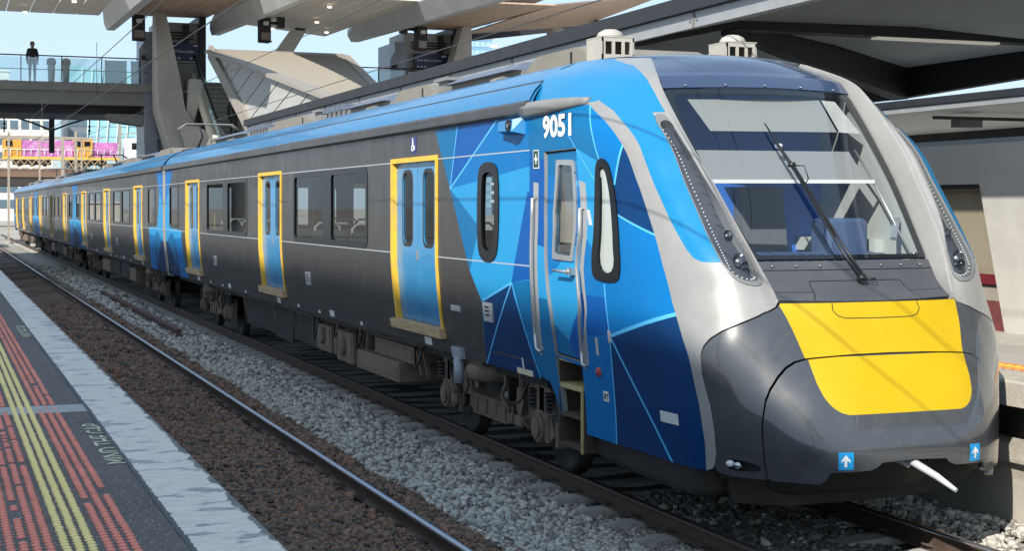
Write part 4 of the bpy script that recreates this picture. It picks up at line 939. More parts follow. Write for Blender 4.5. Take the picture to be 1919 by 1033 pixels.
# nose panel with the yellow band, and the coupler cover below it
cov = [(0., 2.985), (.733, 2.969), (2.294, 2.897), (2.883, 2.835), (3.284, 2.709), (3.585, 2.522), (3.854, 2.271), (4.002, 2.016), (4.085, 1.582), (4.084, 1.011), (4.061, .517), (4.049, .034)]
def mir(L_): return L_+[(-u, v) for u, v in L_[::-1] if u > 1e-6]
up = [(0, 4.72), (2.9, 4.72)]+[(u-.035, v-.045) for u, v in notch[1:]]+[(5.82, .10), (5.2, .0), (4.12, -.03)]+[(u+.05, v+.05) for u, v in cov[::-1]]
def closed(L_): return L_[:-1]+[(0, L_[-1][1])]+[(-u, v) for u, v in L_[-2:0:-1]]
YU = [(0, 4.8), (3.065, 4.8), (2.245, 2.86), (0, 2.86)]
lampL = rnd([(5.45, .42), (5.25, .52), (4.5, .44), (4.22, .33), (4.25, .16), (5.0, .16), (5.35, .24)], 2)
surf('nose_panel', nose, closed(up), [K['grey'], K['yellow'], K['black']], lead, regions=[(mir([(0, 4.8), (3.065, 4.8), (2.245, 2.86), (0, 2.86)])[:-1] if False else [(3.065, 4.8), (2.245, 2.86), (-2.245, 2.86), (-3.065, 4.8)], 1)]+[(seg_poly(p, q, .008, nose), 2) for p, q in zip([(.93, 4.72), (.958, 4.45), (.86, 4.28), (.7, 4.2), (0, 4.185), (-.7, 4.2), (-.86, 4.28), (-.958, 4.45)], [(.958, 4.45), (.86, 4.28), (.7, 4.2), (0, 4.185), (-.7, 4.2), (-.86, 4.28), (-.958, 4.45), (-.93, 4.72)])], holes=[lampL], off=.0, thick=.04, grid=(.14, .12), step=.1, center=CEN)
lo = cov+[(3.93, -.03), (2.5, -.06), (2.2, .06), (2.036, .271), (.90, .314), (.75, .40), (.663, .52), (0, .56)]
yl = [(2.20, 2.95), (2.18, 2.80), (2.105, 2.416), (1.98, 2.14), (1.85, 1.99), (1.696, 1.87), (1.5, 1.78), (1.3, 1.73), (0, 1.716)]
surf('coupler_cover', nose, closed(lo), [K['grey'], K['yellow']], lead, regions=[(yl[:-1]+[(-u, v) for u, v in yl[-2::-1]], 1)], off=-.014, thick=.05, grid=(.14, .12), step=.1, center=CEN)
m = surf('lamp_recess', nose, lampL, [K['black']], lead, off=.06, thick=0, grid=(.2, .2), center=CEN)
for u_, v_, r, mm in ((5.28, .36, .028, 'led'), (4.98, .32, .034, 'chrome')):
    p = Vector(nose(u_, v_)); b = MB(); b.lathe((p.x+.02, p.y+.03, p.z), [(0, -.06), (r*.7, -.055), (r, -.03), (r, .02)], 14, 0, 'y'); b.build('marker_lamp', K[mm], m)
def loc(fn, u0, v0, flip=1):
    e = 1e-3; su = np.linalg.norm(fn(u0+e, v0)-fn(u0-e, v0))/(2*e); sv = np.linalg.norm(fn(u0, v0+e)-fn(u0, v0-e))/(2*e)
    return lambda a, b: (u0+flip*a/su, v0+b/sv)
sk = mat('sticker_blue', (.01, .28, .62), .4, var=0)
for s in (1, -1):
    l_ = loc(nose, s*1.58, .60)
    sq = [l_(a, b) for a, b in ((-.055, -.062), (.055, -.062), (.055, .062), (-.055, .062))]
    ar = [l_(a, b) for a, b in ((-.011, -.042), (.011, -.042), (.011, .008), (.030, -.010), (.036, .004), (0, .044), (-.036, .004), (-.030, -.010), (-.011, .008))]
    surf('arrow_sticker', nose, sq, [sk, K['white']], lead, regions=[(ar, 1)], off=-.018, thick=.002, grid=(.05, .05), center=CEN)
# windscreen, shelf and brow
wsr = rrect(-.995, .995, 2.03, 3.97, .06, rx=.04)
surf('windscreen', front, wsr, [K['cglass']], lead, off=.0, thick=0, grid=(.1, .1), center=CEN)
surf('windscreen_border', front, wsr, [K['gloss']], lead, holes=[rrect(-.93, .93, 2.10, 3.90, .08, rx=.06)], off=.012, thick=.01, grid=(.2, .1), center=CEN)
gr = lambda p, q: (seg_poly(p, q, .009, front), 1)
surf('front_shelf', front, [(-1.0, .03), (1.0, .03), (1.0, 2.0), (-1.0, 2.0)], [K['shelf'], K['black'], K['steel']], lead, regions=[gr((.52, 1.28), (-.52, 1.28)), gr((.52, 1.28), (.55, .5)), gr((-.52, 1.28), (-.55, .5)), gr((.55, .5), (.62, .03)), gr((-.55, .5), (-.62, .03)), gr((1, .62), (.55, .62)), gr((-1, .62), (-.55, .62)), ([(-1, 1.80), (1, 1.80), (1, 1.83), (-1, 1.83)], 1)], off=.004, thick=.03, grid=(.12, .12), center=CEN)
surf('roof_brow', front, [(-1.0, 4.0), (1.0, 4.0), (1.0, 8.0), (-1.0, 8.0)], [mat('brow_navy', (.03, .05, .105), .22, var=.05, coat=.6)], lead, off=.0, thick=.02, grid=(.12, .12), center=CEN)
bl = MB()
for s_ in (-.8, -.4, 0, .4, .78):
    p = front(s_, 4.03); bl.lathe((p[0], p[1]-.006, p[2]+.004), [(.013, 0), (.011, .006), (0, .008)], 8)
for s_ in (-.85, -.6, -.35, .35, .6, .85):
    p = front(s_, 1.9); bl.lathe((p[0], p[1]-.006, p[2]), [(.012, 0), (.010, .006), (0, .008)], 8)
tag(bl.build('windscreen_bolts', K['steel'], lead), kind='stuff')
# wiper
def fp(s_, t_, d=.03): p = front(s_, t_); return (p[0], p[1]-d*.75, p[2]+d*.65)
w = MB(); w.tube([fp(-.01, 1.12, .05), fp(.08, 2.1, .05), fp(.185, 2.98, .05)], .011, 6); w.tube([fp(-.06, 1.12, .05), fp(.03, 2.1, .055), fp(.165, 2.97, .05)], .011, 6)
w.lathe(fp(-.03, 1.08, .03), [(.04, 0), (.04, .03), (.02, .05)], 10); w.tube([fp(-.05, 1.1, .05), fp(-.14, .95, .07), fp(-.18, 1.1, .05), fp(-.12, 1.2, .03)], .006, 5)
w.lathe(fp(.175, 3.0, .03), [(.035, 0), (.03, .04)], 10); w.tube([fp(.15, 3.0, .05), fp(.08, 2.98, .07), fp(.09, 2.85, .06), fp(.14, 2.8, .04)], .006, 5)
wo = w.build('wiper', K['black'], lead)
w = MB(); w.tube([fp(.225, 3.47, .03), fp(.2, 3.2, .035), fp(.175, 2.98, .045), fp(.12, 2.62, .035), fp(.06, 2.28, .03)], [.006, .012, .016, .012, .006], 6); w.build('wiper_blade', K['black'], wo)
# cab interior
c = MB(); c.box(5.35, 7.92, 10.0, 12.75, 1.2, 1.3); c.build('cab_floor', K['dash'], lead)
c = MB(); c.box(5.35, 7.92, 12.0, 12.07, 1.3, 3.62); c.build('cab_bulkhead', K['bulk'], lead)
c = MB(); c.add([(5.55, 10.12, 2.13), (7.72, 10.12, 2.13), (7.72, 10.85, 2.22), (5.55, 10.85, 2.22), (5.55, 10.95, 1.4), (7.72, 10.95, 1.4)], [(0, 1, 2, 3), (3, 2, 5, 4)])
for i in range(11):
    for j in range(3): x = 5.9+i*.09; c.box(x, x+.035, 10.3+j*.13, 10.33+j*.13, 2.16+j*.016, 2.172+j*.016, 1)
c.build('dashboard', [K['dash'], K['black']], lead)
for s in (-1, 1):
    c = MB(); pts = []
    for t_ in np.linspace(2.0, 4.0, 14):
        p = front(s*-.985, t_); pts.append((p[0], p[1]+.06, p[2]-.02))
    q = [(6.635+s*1.16, 12.5, 2.1+1.5*k/13) for k in range(14)]
    c.add(pts+q, [(i, i+1, 14+i+1, 14+i) for i in range(13)], 0, True); c.build('cab_side_lining', K['cab'], lead)
    c = MB(); c.box(*sorted((6.635+s*.82, 6.635+s*1.13)), 10.75, 12.5, 2.2, 2.32); c.build('side_console', K['cab'], lead)
c = MB(); c.box(5.85, 7.42, 11.75, 12.6, 3.64, 3.68); c.build('cab_ceiling', K['bulk'], lead)
# sun blind and roller blind behind the glass
def fin(s_, t_, d): p = front(s_, t_); return (p[0], p[1]+d*.75, p[2]-d*.65)
c = MB(); c.quad(fin(.78, 3.86, .05), fin(-.60, 3.90, .05), fin(-.60, 3.47, .05), fin(.70, 3.46, .05)); c.build('sun_visor', K['blind'], lead)
c = MB(); c.quad(fin(-.63, 3.90, .05), fin(-.80, 3.90, .05), fin(-.90, 3.47, .05), fin(-.63, 3.47, .05)); c.build('visor_flap', mat('visor_white', (.42, .42, .40), .6), lead)
b = MB(); b.quad(fin(.98, 3.32, .12), fin(-.70, 3.32, .12), fin(-.74, 2.99, .12), fin(.98, 2.99, .12)); b.build('roller_blind', mat('roller_blind_fabric', (.20, .205, .205), .85, var=.03, scale=40), lead)
b = MB(); b.bar(fin(1.02, 2.965, .11), fin(-.82, 2.975, .11), .03, .03); b.build('blind_bar', K['white'], lead)
b = MB(); b.tube([fin(-.80, 3.35, .13), fin(-.83, 2.97, .12), fin(-.92, 2.15, .11)], .009, 6); b.lathe(fin(-.93, 2.13, .1), [(.02, 0), (.02, .05)], 8); b.bar(fin(-.78, 2.38, .12), fin(-.93, 2.58, .12), .05, .03); b.build('blind_track', K['steel'], lead)
b = MB(); b.lathe(fin(.12, 3.31, .06), [(.0, -.022), (.028, -.016), (.034, .01), (.016, .02)], 12); b.build('cab_camera', K['white'], lead)
s_ = MB(); s_.bbox(6.75, 7.3, 11.35, 11.9, 1.75, 1.9, .03); s_.prism([(11.75, 1.85), (11.9, 1.85), (12.05, 2.75), (11.9, 2.78)], 'x', 6.8, 7.25); s_.build('driver_seat', mat('driver_seat_grey', (.10, .11, .12), .8, var=.1), lead)
s_ = MB(); s_.bbox(7.0, 7.4, 10.75, 11.05, 2.15, 2.5, .03); s_.build('desk_console', [K['dash'], K['cab']], lead)
# cab door, rails, steps
DREG = [([(10, 9), (8, 9), (8, 7.9), (9.4, 8.2), (10, 8.4)], 2), ([(10, 8.4), (9.4, 8.2), (8, 7.6), (8, 6.7), (9.03, 6.4), (9.6, 5.2), (10, 5.4)], 3), ([(10, 5.4), (9.6, 5.2), (9.03, 6.4), (8, 6.9), (8, 4), (9.06, 4.45), (9.39, 2.69), (10, 3.8)], 1), ([(9.066, 4.6), (8, 4.6), (8, 2), (9.2, 2), (9.394, 2.69)], 4), ([(10, 3.8), (9.394, 2.69), (9.2, 2), (10, 2)], 2)]
dw = rndc([(9.25, 8.60), (8.77, 8.58), (8.86, 7.6), (9.06, 5.80), (9.50, 5.84), (9.44, 7.34)], .12); dg = rndc([(9.20, 8.47), (8.84, 8.45), (8.93, 7.5), (9.10, 6.0), (9.45, 6.03), (9.39, 7.34)], .12)
dcx = np.array(door).mean(0); dd = [tuple(dcx+(np.array(p)-dcx)*.985) for p in door]
cdo = surf('cab_door', nose, dd, [K['cyan']]+SKIN[1:], lead, holes=[dg], regions=DREG, off=.03, thick=.04, grid=(.15, .2), step=.1, center=CEN)
dfr = surf('window_frame', nose, dw, [K['steel']], cdo, holes=[dg], off=.015, thick=.03, grid=(.2, .2), step=.1, center=CEN)
surf('window_pane', nose, dg, [glass('cab_door_glass', (.45, .46, .44), base=.12)], dfr, off=.035, thick=0, grid=(.2, .2), step=.1, center=CEN)
def no(u_, v_, d):
    e = 1e-3; p = nose(u_, v_); n_ = np.cross(nose(u_+e, v_)-nose(u_-e, v_), nose(u_, v_+e)-nose(u_, v_-e)); n_ /= np.linalg.norm(n_)
    if (n_*(p-np.array(CEN))).sum() < 0: n_ = -n_
    return tuple(p+n_*d)
h = MB(); h.tube([no(9.10, 5.43, -.02), no(9.10, 5.43, .05)], .016, 8); h.tube([no(9.08, 5.43, .05), no(9.35, 5.44, .05)], .013, 8); h.box(*[x for p in zip(no(9.1, 5.43, 0), no(9.1, 5.43, 0)) for x in (p[0]-.03, p[1]+.03)]); h.build('door_handle', K['steel'], cdo)
for k in 'lr':
    P = RAILS[k]; h = MB()
    pp = []
    for i in range(len(P)-1):
        for q in np.linspace(0, 1, 5)[:-1]: pp.append(tuple(np.array(P[i])*(1-q)+np.array(P[i+1])*q))
    pp = pp[1:]
    h.tube([no(*pp[0], -.01)]+[no(*p, .035) for p in pp]+[no(*pp[-1], -.01)], .017, 8); h.build('handrail', K['steel'], lead)
st = MB(); y0s, y1s = 11.83, 12.34
for z in (1.255,): st.box(5.21, 5.36, y0s, y1s, z-.03, z, 1)
st.box(5.22, 5.5, y0s, y1s, .985, 1.03, 1)
for z in (.74, .47): st.box(5.22, 5.5, y0s, y1s, z, z+.03, 2)
st.box(5.47, 5.5, y0s, y1s, .47, 1.25, 0); st.box(5.225, 5.5, y0s-.012, y0s+.01, .46, 1.0, 2); st.box(5.205, 5.224, y0s-.014, y0s+.012, .455, 1.0, 1); st.box(5.215, 5.5, y1s-.01, y1s+.012, .46, 1.25, 2); st.box(5.5, 5.6, y0s, y1s, 1.03, 1.3, 0)
st.build('cab_step', [K['under'], mat('step_yellow', (.42, .34, .15), .7, var=.25, dirt=(.2, .16, .1), dscale=8), mat('step_rust', (.06, .044, .032), .85, var=.3)], lead)
# hood over the cab door and the small signs
hd = MB(); P = []
for q in np.linspace(0, 1, 16):
    u_ = 10.15-3.15*q; v_ = 10.03+.02*q; hh = .075*(1-.55*q**2); dp = .075*(1-.5*q**2); 
    if u_ > 10: base = np.array(nose(10, v_))+np.array([0, (u_-10)*.8, 0])
    else: base = np.array(nose(u_, v_))
    nrm = np.array([-1, -.25*q, .0]); P += [tuple(base+np.array([.03, 0, hh*.9])), tuple(base+nrm*dp*.7+np.array([0, 0, hh*.9])), tuple(base+nrm*dp+np.array([0, 0, hh*.3])), tuple(base+nrm*dp+np.array([0, 0, -hh*.6])), tuple(base+nrm*dp*.5+np.array([0, 0, -hh])), tuple(base+np.array([.03, 0, -hh]))]
n = 16; hd.add(P, [(6*i+k, 6*i+(k+1) % 6, 6*i+6+(k+1) % 6, 6*i+6+k) for i in range(n-1) for k in range(6)]+[tuple(range(6)), tuple(6*(n-1)+k for k in range(5, -1, -1))], 0, True); hd.build('door_hood', K['hood'], lead)
def surf_text(s, fn, u0, v0, size, m, name, parent, off=-.003, bold=0., flip=-1, wx=1., center=CEN):
    v, f = text_geo(s, size, bold); l_ = loc(fn, u0, v0, flip); vv = []
    for p in v:
        q = l_(p[0]*wx, p[1]); vv.append(no(q[0], q[1], -off))
    return MB().add(vv, f).build(name, m, parent)
v9, f9 = text_geo('9051', .262, .010); uu = np.linspace(7.6, 10, 60); tb = np.array([nose(u_, 9.35) for u_ in uu]); o9 = np.argsort(tb[:, 1])
MB().add([(float(np.interp(12.47-p[0]*1.26, tb[o9, 1], tb[o9, 0]))-.006, 12.47-p[0]*1.26, 3.225+p[1]) for p in v9], f9).build('fleet_number', K['white'], lead)
def stick(u0, v0, w, h, m, name, regs=(), mats=()):
    l_ = loc(nose, u0, v0, -1); return surf(name, nose, [l_(a, b) for a, b in ((-w/2, -h/2), (w/2, -h/2), (w/2, h/2), (-w/2, h/2))], [m]+list(mats), lead, regions=[([l_(a, b) for a, b in r], i) for r, i in regs], off=-.004, thick=.003, grid=(.1, .1), center=CEN)
stick(9.79, 8.64, .13, .17, K['white'], 'first_aid_sign', [([(-.058, -.077), (.058, -.077), (.058, .077), (-.058, .077)], 1), ([(-.012, -.045), (.012, -.045), (.012, .045), (-.012, .045)], 0), ([(-.038, -.012), (.038, -.012), (.038, .012), (-.038, .012)], 0)], [mat('sign_green', (.005, .05, .03), .5, var=0)])
stick(7.56, 1.36, .26, .085, mat('sticker_silver', (.55, .56, .56), .5, var=.05), 'sticker')
stick(8.84, 2.77, .05, .15, MATS['call_box_grey'], 'sticker'); stick(8.62, 3.13, .055, .10, MATS['call_box_grey'], 'sticker')
stick(8.59, 7.25, .06, .14, mat('sticker_pale', (.5, .52, .55), .5), 'sticker')
stick(8.77, 1.48, .10, .085, K['white'], 'sticker', [([(-.04, -.02), (-.01, -.035), (0, .025), (-.03, .028)], 1), ([(.01, .005), (.042, .005), (.042, .025), (.01, .025)], 1), ([(.018, -.03), (.032, -.03), (.032, .02), (.018, .02)], 1)], [K['black']])
p = no(8.85, 2.13, 0); b = MB(); b.lathe((p[0]-.0, p[1], p[2]), [(.0, -.03), (.022, -.028), (.025, -.012), (.042, -.01), (.042, .02)], 14, 0, 'x'); b.build('red_button', mat('button_red', (.40, .05, .06), .5, var=0), lead)
# black skirt under the nose, deflector, coupler bar
sk_ = MB(); rr = []
us = [u for u in np.linspace(-9.1, 9.1, 60)]
for u_ in us:
    p = nose(u_, .25); q = np.array([CX, 12.5, p[2]]); d = (q-p); d[2] = 0; d /= np.linalg.norm(d)
    k_ = min(1, max(0, (7.0-abs(u_))/3.5)); a = p+d*(.09+.5*k_*k_*(3-2*k_)); rr += [(a[0], a[1], .80), (a[0]+d[0]*.02, a[1]+d[1]*.02, .47), (a[0]+d[0]*.12, a[1]+d[1]*.12, .40), (a[0]+d[0]*.5, a[1]+d[1]*.5, .40)]
n = len(us); sk_.add(rr, [(4*i+k, 4*i+k+1, 4*i+5+k, 4*i+4+k) for i in range(n-1) for k in range(3)], 0, True); sk_.build('underskirt', K['under'], lead)
cp_ = MB(); cp_.box(5.98, 7.29, 11.2, 12.75, .26, .55); cp_.build('shade_backing', K['under'], lead)  # dark box added behind the wheel, standing in for deep shade
cp_ = MB(); cp_.box(5.5, 7.77, 9.9, 13.2, .555, .95); cp_.build('cab_underframe', K['under'], lead)
c = MB(); c.tube([(6.62, 9.22, .74), (6.65, 9.12, .735), (6.70, 8.9, .66), (6.745, 8.74, .585)], [.028, .03, .026, .016], 10); c.bar((6.57, 9.3, .76), (6.64, 9.14, .72), .03, .06); c.tube([(6.56, 9.25, .78), (6.61, 9.15, .71)], .012, 6); c.build('coupler_bar', mat('coupler_grey', (.42, .43, .44), .45, var=.1), lead)

d_ = MB(); d_.prism([(5.55, .62), (5.62, .36), (6.1, .30), (7.17, .30), (7.65, .36), (7.72, .62)], 'y', 9.92, 9.97); d_.build('obstacle_deflector', K['under'], lead)
for x_ in (6.03, 7.23): MB().box(x_-.03, x_+.03, 9.97, 10.5, .36, .6).build('deflector_bracket', K['under'], lead)
for k, (xa, xb, dz) in enumerate(((6.20, 6.42, .16), (6.28, 6.50, .12), (6.92, 7.10, .13))):
    h = MB(); h.tube([(xa, 9.55, .80), (xa+.01, 9.48, .80-dz*.7), ((xa+xb)/2, 9.44, .80-dz*1.15), (xb, 9.5, .80-dz*.6), (xb, 9.6, .80)], .016, 7); h.build('air_hose', K['black'], lead)
h = MB(); h.bbox(6.42, 6.86, 9.32, 9.9, .64, .86, .02); h.build('coupler_head', K['under'], lead)
for s in (-1,):
    h = MB(); x_ = CX-s*1.08; h.tube([(x_, 9.62, .64), (x_, 9.60, .56), (x_-.02, 9.58, .50)], .035, 8); h.build('sander_pipe', MATS['coupler_grey'], lead)
# ------------------------------------------------------------------ far platform, its wall, canopies and building
p2c = mat('platform2_concrete', (.42, .39, .33), .85, var=.15, scale=3, bump=.3, dirt=(.24, .21, .17), dscale=2, damt=.6)
p2t = mat('platform2_top', (.36, .34, .31), .9, var=.2, scale=3, dirt=(.22, .21, .19), damt=.5)
m = MB(); m.box(8.75, 20, -14, 95, -.45, 1.13); tag(m.build('platform', p2t), kind='structure')
m = MB(); m.bbox(8.33, 8.85, -14, 95, .94, 1.152, .02); tag(m.build('platform_coping', p2c), kind='structure')
m = MB(); m.box(8.46, 8.8, -14, 95, -.45, .46); m.box(8.38, 8.8, -14, 95, .461, .60); tag(m.build('platform_wall', p2c), kind='structure')
m = MB(); m.box(8.72, 8.76, -14, 95, .60, .94); tag(m.build('platform_recess', K['under']), kind='structure')
ot = empty('tactile_strip', (9.17, 11, 1.15), 'short orange tactile strip on the far platform, right of the train nose', 'tactile paving')
om = mat('tactile_orange', (.66, .20, .05), .7, var=.15); oy = mat('tactile_amber', (.75, .42, .06), .7, var=.1)
mo = []
for mm in (om, oy): b = MB(); b.lathe((0, 0, 0), [(.05, 0), (.045, .012), (.028, .018), (0, .02)], 8); mo.append(b.mesh('tactile_stud', mm))
for k in range(26):
    for j in range(3): put('tactile_stud', mo[1 if j == 1 else 0], ot, (9.06+j*.1, 8.6+k*.12, 1.13))
soff2 = mat('canopy_soffit_panel', (.78, .77, .74), .6, var=.06, dirt=(.62, .60, .57), dscale=1, damt=.4)
ca = empty('platform_canopy', (13.8, 30, 1.15), 'large folded grey canopy with dark beams over the platform behind the train', 'canopy')
m = MB(); m.box(8.96, 9.02, 2, 46, 4.87, 5.07); m.build('fascia', silst, ca)
m = MB(); m.box(8.86, 9.05, 2, 46, 5.075, 5.27); m.build('gutter', dkst, ca)
for yy in np.arange(4, 46, 3.2):
    m = MB(); m.box(8.945, 8.96, yy, yy+.05, 4.87, 5.07); m.box(8.94, 8.96, yy+.1, yy+.13, 4.95, 4.98); m.box(8.94, 8.96, yy-.08, yy-.05, 4.95, 4.98); m.build('fascia_joint', K['roofgrey'], ca)
def soffit(pts, t=.12): MB().slab(pts, t).build('soffit_panel', soff2, ca)
ys = [2, 8, 14.2, 20.86]
for a, b in zip(ys[:-1], ys[1:]):
    soffit([(9.03, a, 4.93), (9.03, b-.02, 4.93), (11.9, b-.02, 5.56), (11.9, a, 5.56)]); soffit([(11.92, a, 5.56), (11.92, b-.02, 5.56), (15.2, b-.02, 5.60), (15.2, a, 5.60)]); soffit([(15.22, a, 5.60), (15.22, b-.02, 5.60), (18.5, b-.02, 5.44), (18.5, a, 5.44)])
soffit([(12.2, 21.3, 5.58), (15.3, 21.3, 5.62), (15.3, 23.4, 5.57)]); soffit([(15.33, 21.3, 5.62), (18.5, 21.3, 5.44), (18.5, 25.6, 5.44), (15.33, 23.4, 5.57)])
soffit([(9.03, 21.3, 4.93), (9.03, 46, 4.93), (11.9, 46, 5.56), (11.9, 21.3, 5.56)]); soffit([(11.92, 21.3, 5.56), (18.5, 26.1, 5.44), (18.5, 46, 5.44), (11.92, 46, 5.56)])
m = MB(); m.hexa([(9.03, 20.9, 4.85), (11.9, 20.9, 5.46), (11.9, 21.26, 5.46), (9.03, 21.26, 4.85), (9.03, 20.9, 5.2), (11.9, 20.9, 5.62), (11.9, 21.26, 5.62), (9.03, 21.26, 5.2)]); m.box(11.9, 18.5, 20.9, 21.26, 5.43, 5.7); m.build('cross_beam', dkst, ca)
m = MB(); m.hexa([(12.0, 21.3, 5.40), (18.55, 25.6, 4.80), (18.55, 26.1, 4.80), (12.0, 21.6, 5.40), (12.0, 21.3, 5.75), (18.55, 25.6, 5.6), (18.55, 26.1, 5.6), (12.0, 21.6, 5.75)]); m.build('diagonal_beam', dkst, ca)
m = MB(); m.prism([(2, 5.30), (20, 5.02), (26, 4.83), (46, 4.83), (46, 5.75), (2, 5.75)], 'x', 18.55, 18.75); m.build('edge_beam', dkst, ca)
m = MB(); m.prism([(9.06, 5.2), (9.06, 5.25), (12.2, 5.84), (18.75, 5.84), (18.75, 5.78), (12.2, 5.78)], 'y', 2, 46); m.build('roof_sheet', dkst, ca)
m = MB(); m.prism([(11.6, 5.45), (12.5, 5.4), (12.2, 4.6), (12.0, 1.15), (11.85, 1.15), (11.8, 4.6)], 'y', 24.5, 24.9); m.build('raking_post', dkst, ca)
for yy in (34, 44): MB().box(13.4, 13.8, yy, yy+.4, 1.15, 5.6).build('post', dkst, ca)
m = MB(); m.box(14.6, 17.1, 20.98, 21.16, 5.395, 5.43); m.build('strip_light', mat('strip_light_diffuser', (.7, .68, .62), .5, var=.05, emit=(1, .93, .8), estr=.08), ca)
# third platform roof beyond
cb2 = empty('platform_canopy', (27, 30, 1.15), 'lower pale canopy of the farthest platform, beyond the folded canopy', 'canopy')
m = MB(); m.box(22.95, 23.1, 4, 60, 4.98, 5.12); m.build('fascia', silst, cb2); m = MB(); m.box(22.9, 23.2, 4, 60, 5.125, 5.3); m.build('gutter', dkst, cb2)
for a, b in ((4, 20), (20, 28.5), (28.5, 60)): MB().slab([(23.1, a, 5.0), (23.1, b-.03, 5.0), (30, b-.03, 4.95), (30, a, 4.95)], .1).build('soffit_panel', soff2, cb2)
m = MB(); m.box(30.02, 30.3, 4, 60, 4.36, 5.0); m.build('edge_beam', dkst, cb2)
m = MB(); m.bar((24.5, 26.5, 4.9), (30, 31, 4.7), .25, .3); m.build('diagonal_beam', dkst, cb2); m = MB(); m.box(23.2, 30, 30.9, 31.0, 4.78, 4.86); m.build('conduit', dkst, cb2)
m = MB(); m.bbox(24.2, 24.9, 31.2, 31.6, 4.62, 4.86, .02); m.build('junction_box', K['roofgrey'], cb2)
for yy in (12, 30, 48): MB().box(26.4, 26.7, yy, yy+.3, -.2, 4.95).build('post', dkst, cb2)
# platform building with outward leaning wall
wallw = mat('building_white', (.54, .53, .50), .7, var=.06, dirt=(.42, .41, .37), dscale=1.2, damt=.4); maroon = mat('maroon_paint', (.15, .012, .02), .55, var=.1); plank = mat('maroon_boards', (.17, .045, .045), .7, var=.2)
kb = empty('station_building', (13.5, 16, 1.15), 'white station building with outward leaning wall and maroon band on the far platform', 'building')
def KX(z, d=0): return 11.62-.21*(z-1.15)+d
def kwall(mb, ya, yb, za, zb, d0, d1, mi=0): return mb.hexa([(KX(za, d0), ya, za), (KX(za, d1), ya, za), (KX(za, d1), yb, za), (KX(za, d0), yb, za), (KX(zb, d0), ya, zb), (KX(zb, d1), ya, zb), (KX(zb, d1), yb, zb), (KX(zb, d0), yb, zb)], mi)
m = MB(); kwall(m, 12.75, 14.18, 1.13, 3.32, 0, .3); kwall(m, 14.18, 18.6, 2.86, 3.32, 0, .3); kwall(m, 18.6, 30, 1.13, 3.32, 0, .3); m.build('wall', wallw, kb)
m = MB(); kwall(m, 9.0, 12.735, 1.13, 3.32, -.02, .3); m.build('wall', mat('building_white_panel', (.58, .58, .555), .65, var=.05), kb)
m = MB(); kwall(m, 14.18, 18.6, 1.78, 2.83, .14, .2); m.build('window', mat('window_obscured', (.30, .27, .20), .25, var=.15, scale=1.2, dirt=(.36, .33, .26), dscale=1, damt=.7), kb)
m = MB(); kwall(m, 14.18, 18.6, 2.81, 2.86, .0, .2); m.build('window_head', dkst, kb)
m = MB(); kwall(m, 14.18, 18.6, 1.68, 1.80, .08, .2); m.build('maroon_band', maroon, kb); m = MB(); kwall(m, 14.18, 18.6, 1.64, 1.68, .1, .2); m.build('shadow_gap', dkst, kb)
m = MB(); kwall(m, 14.18, 18.6, 1.49, 1.64, .06, .2); m.build('sill_panel', mat('sill_beige', (.34, .31, .26), .7), kb)
y = 14.2
bm_ = []
while y < 18.5:
    m = MB(); kwall(m, y, y+.135, 1.13, 1.49, .06+random.uniform(0, .015), .2); m.build('board', plank, kb); y += .15
m = MB(); m.box(11.5, 16, 8.9, 30, 3.32, 3.4); m.build('roof', silst, kb); m = MB(); m.box(11.9, 16, 9, 30, 1.13, 3.3); m.build('back_wall', wallw, kb)
# ------------------------------------------------------------------ concourse over the tracks
conc2 = mat('concourse_concrete', (.54, .52, .48), .85, var=.15, scale=1.2, bump=.25, bscale=12, dirt=(.36, .35, .32), dscale=.8, damt=.5, stretch=(1, 1, .4))
deckc = mat('deck_concrete', (.25, .245, .235), .8, var=.15, scale=.8, dirt=(.2, .2, .19), dscale=.5, damt=.4)
zinc = mat('roof_zinc', (.50, .50, .50), .5, metal=.25, var=.12, scale=.8)
soffL = mat('soffit_pale_timber', (.80, .72, .62), .65, var=.1, scale=2, stretch=(.3, 5, 1)); soffD = mat('soffit_brown_timber', (.52, .36, .26), .65, var=.2, scale=2, stretch=(5, .3, 1))
bal = glass('balustrade_glass', (.80, .90, .92), .05, base=.10); frost = mat('frosted_glass', (.55, .66, .68), .3, var=.05)
fb = empty('footbridge', (0, 68, 0), 'concrete footbridge deck crossing the tracks at the left', 'footbridge')
m = MB(); m.box(-12, 8.75, 66, 72, 7.54, 7.9); m.build('deck', deckc, fb)
m = MB(); m.box(-12, 8.65, 66.25, 67, 6.98, 7.54); m.build('edge_beam', deckc, fb); m = MB(); m.box(-12, 8.6, 67.3, 72, 6.62, 7.4); m.build('soffit_beam', dkst, fb)
bs = empty('balustrade', (0, 66.1, 7.9), 'glass balustrade along the footbridge edge', 'balustrade')
x = -11.5
while x < 8.2:
    m = MB(); m.box(x+.03, x+1.62, 66.1, 66.12, 7.92, 8.92); m.build('glass_panel', bal, bs)
    m = MB(); m.box(x-.02, x+.02, 66.13, 66.2, 7.9, 9.0); m.build('baluster', dkst, bs); x += 1.65
m = MB(); m.tube([(-11.5, 66.15, 9.0), (8.6, 66.15, 9.0)], .03, 6); m.build('handrail', dkst, bs); m = MB(); m.tube([(-11.5, 66.2, 8.42), (8.6, 66.2, 8.42)], .018, 6); m.build('mid_rail', dkst, bs)
for x0, x1, lab in ((6.85, 7.7, 'larger frosted board behind the balustrade, left of the concrete column'), (7.95, 8.5, 'narrow frosted board behind the balustrade, touching the concrete column')):
    m = MB(); m.box(x0, x1, 66.5, 66.56, 7.9, 8.92); m.box(x0-.03, x0, 66.49, 66.57, 7.9, 8.95, 1); m.box(x1, x1+.03, 66.49, 66.57, 7.9, 8.95, 1); tag(m.build('notice_board', [frost, K['roofgrey']]), lab, 'notice board')
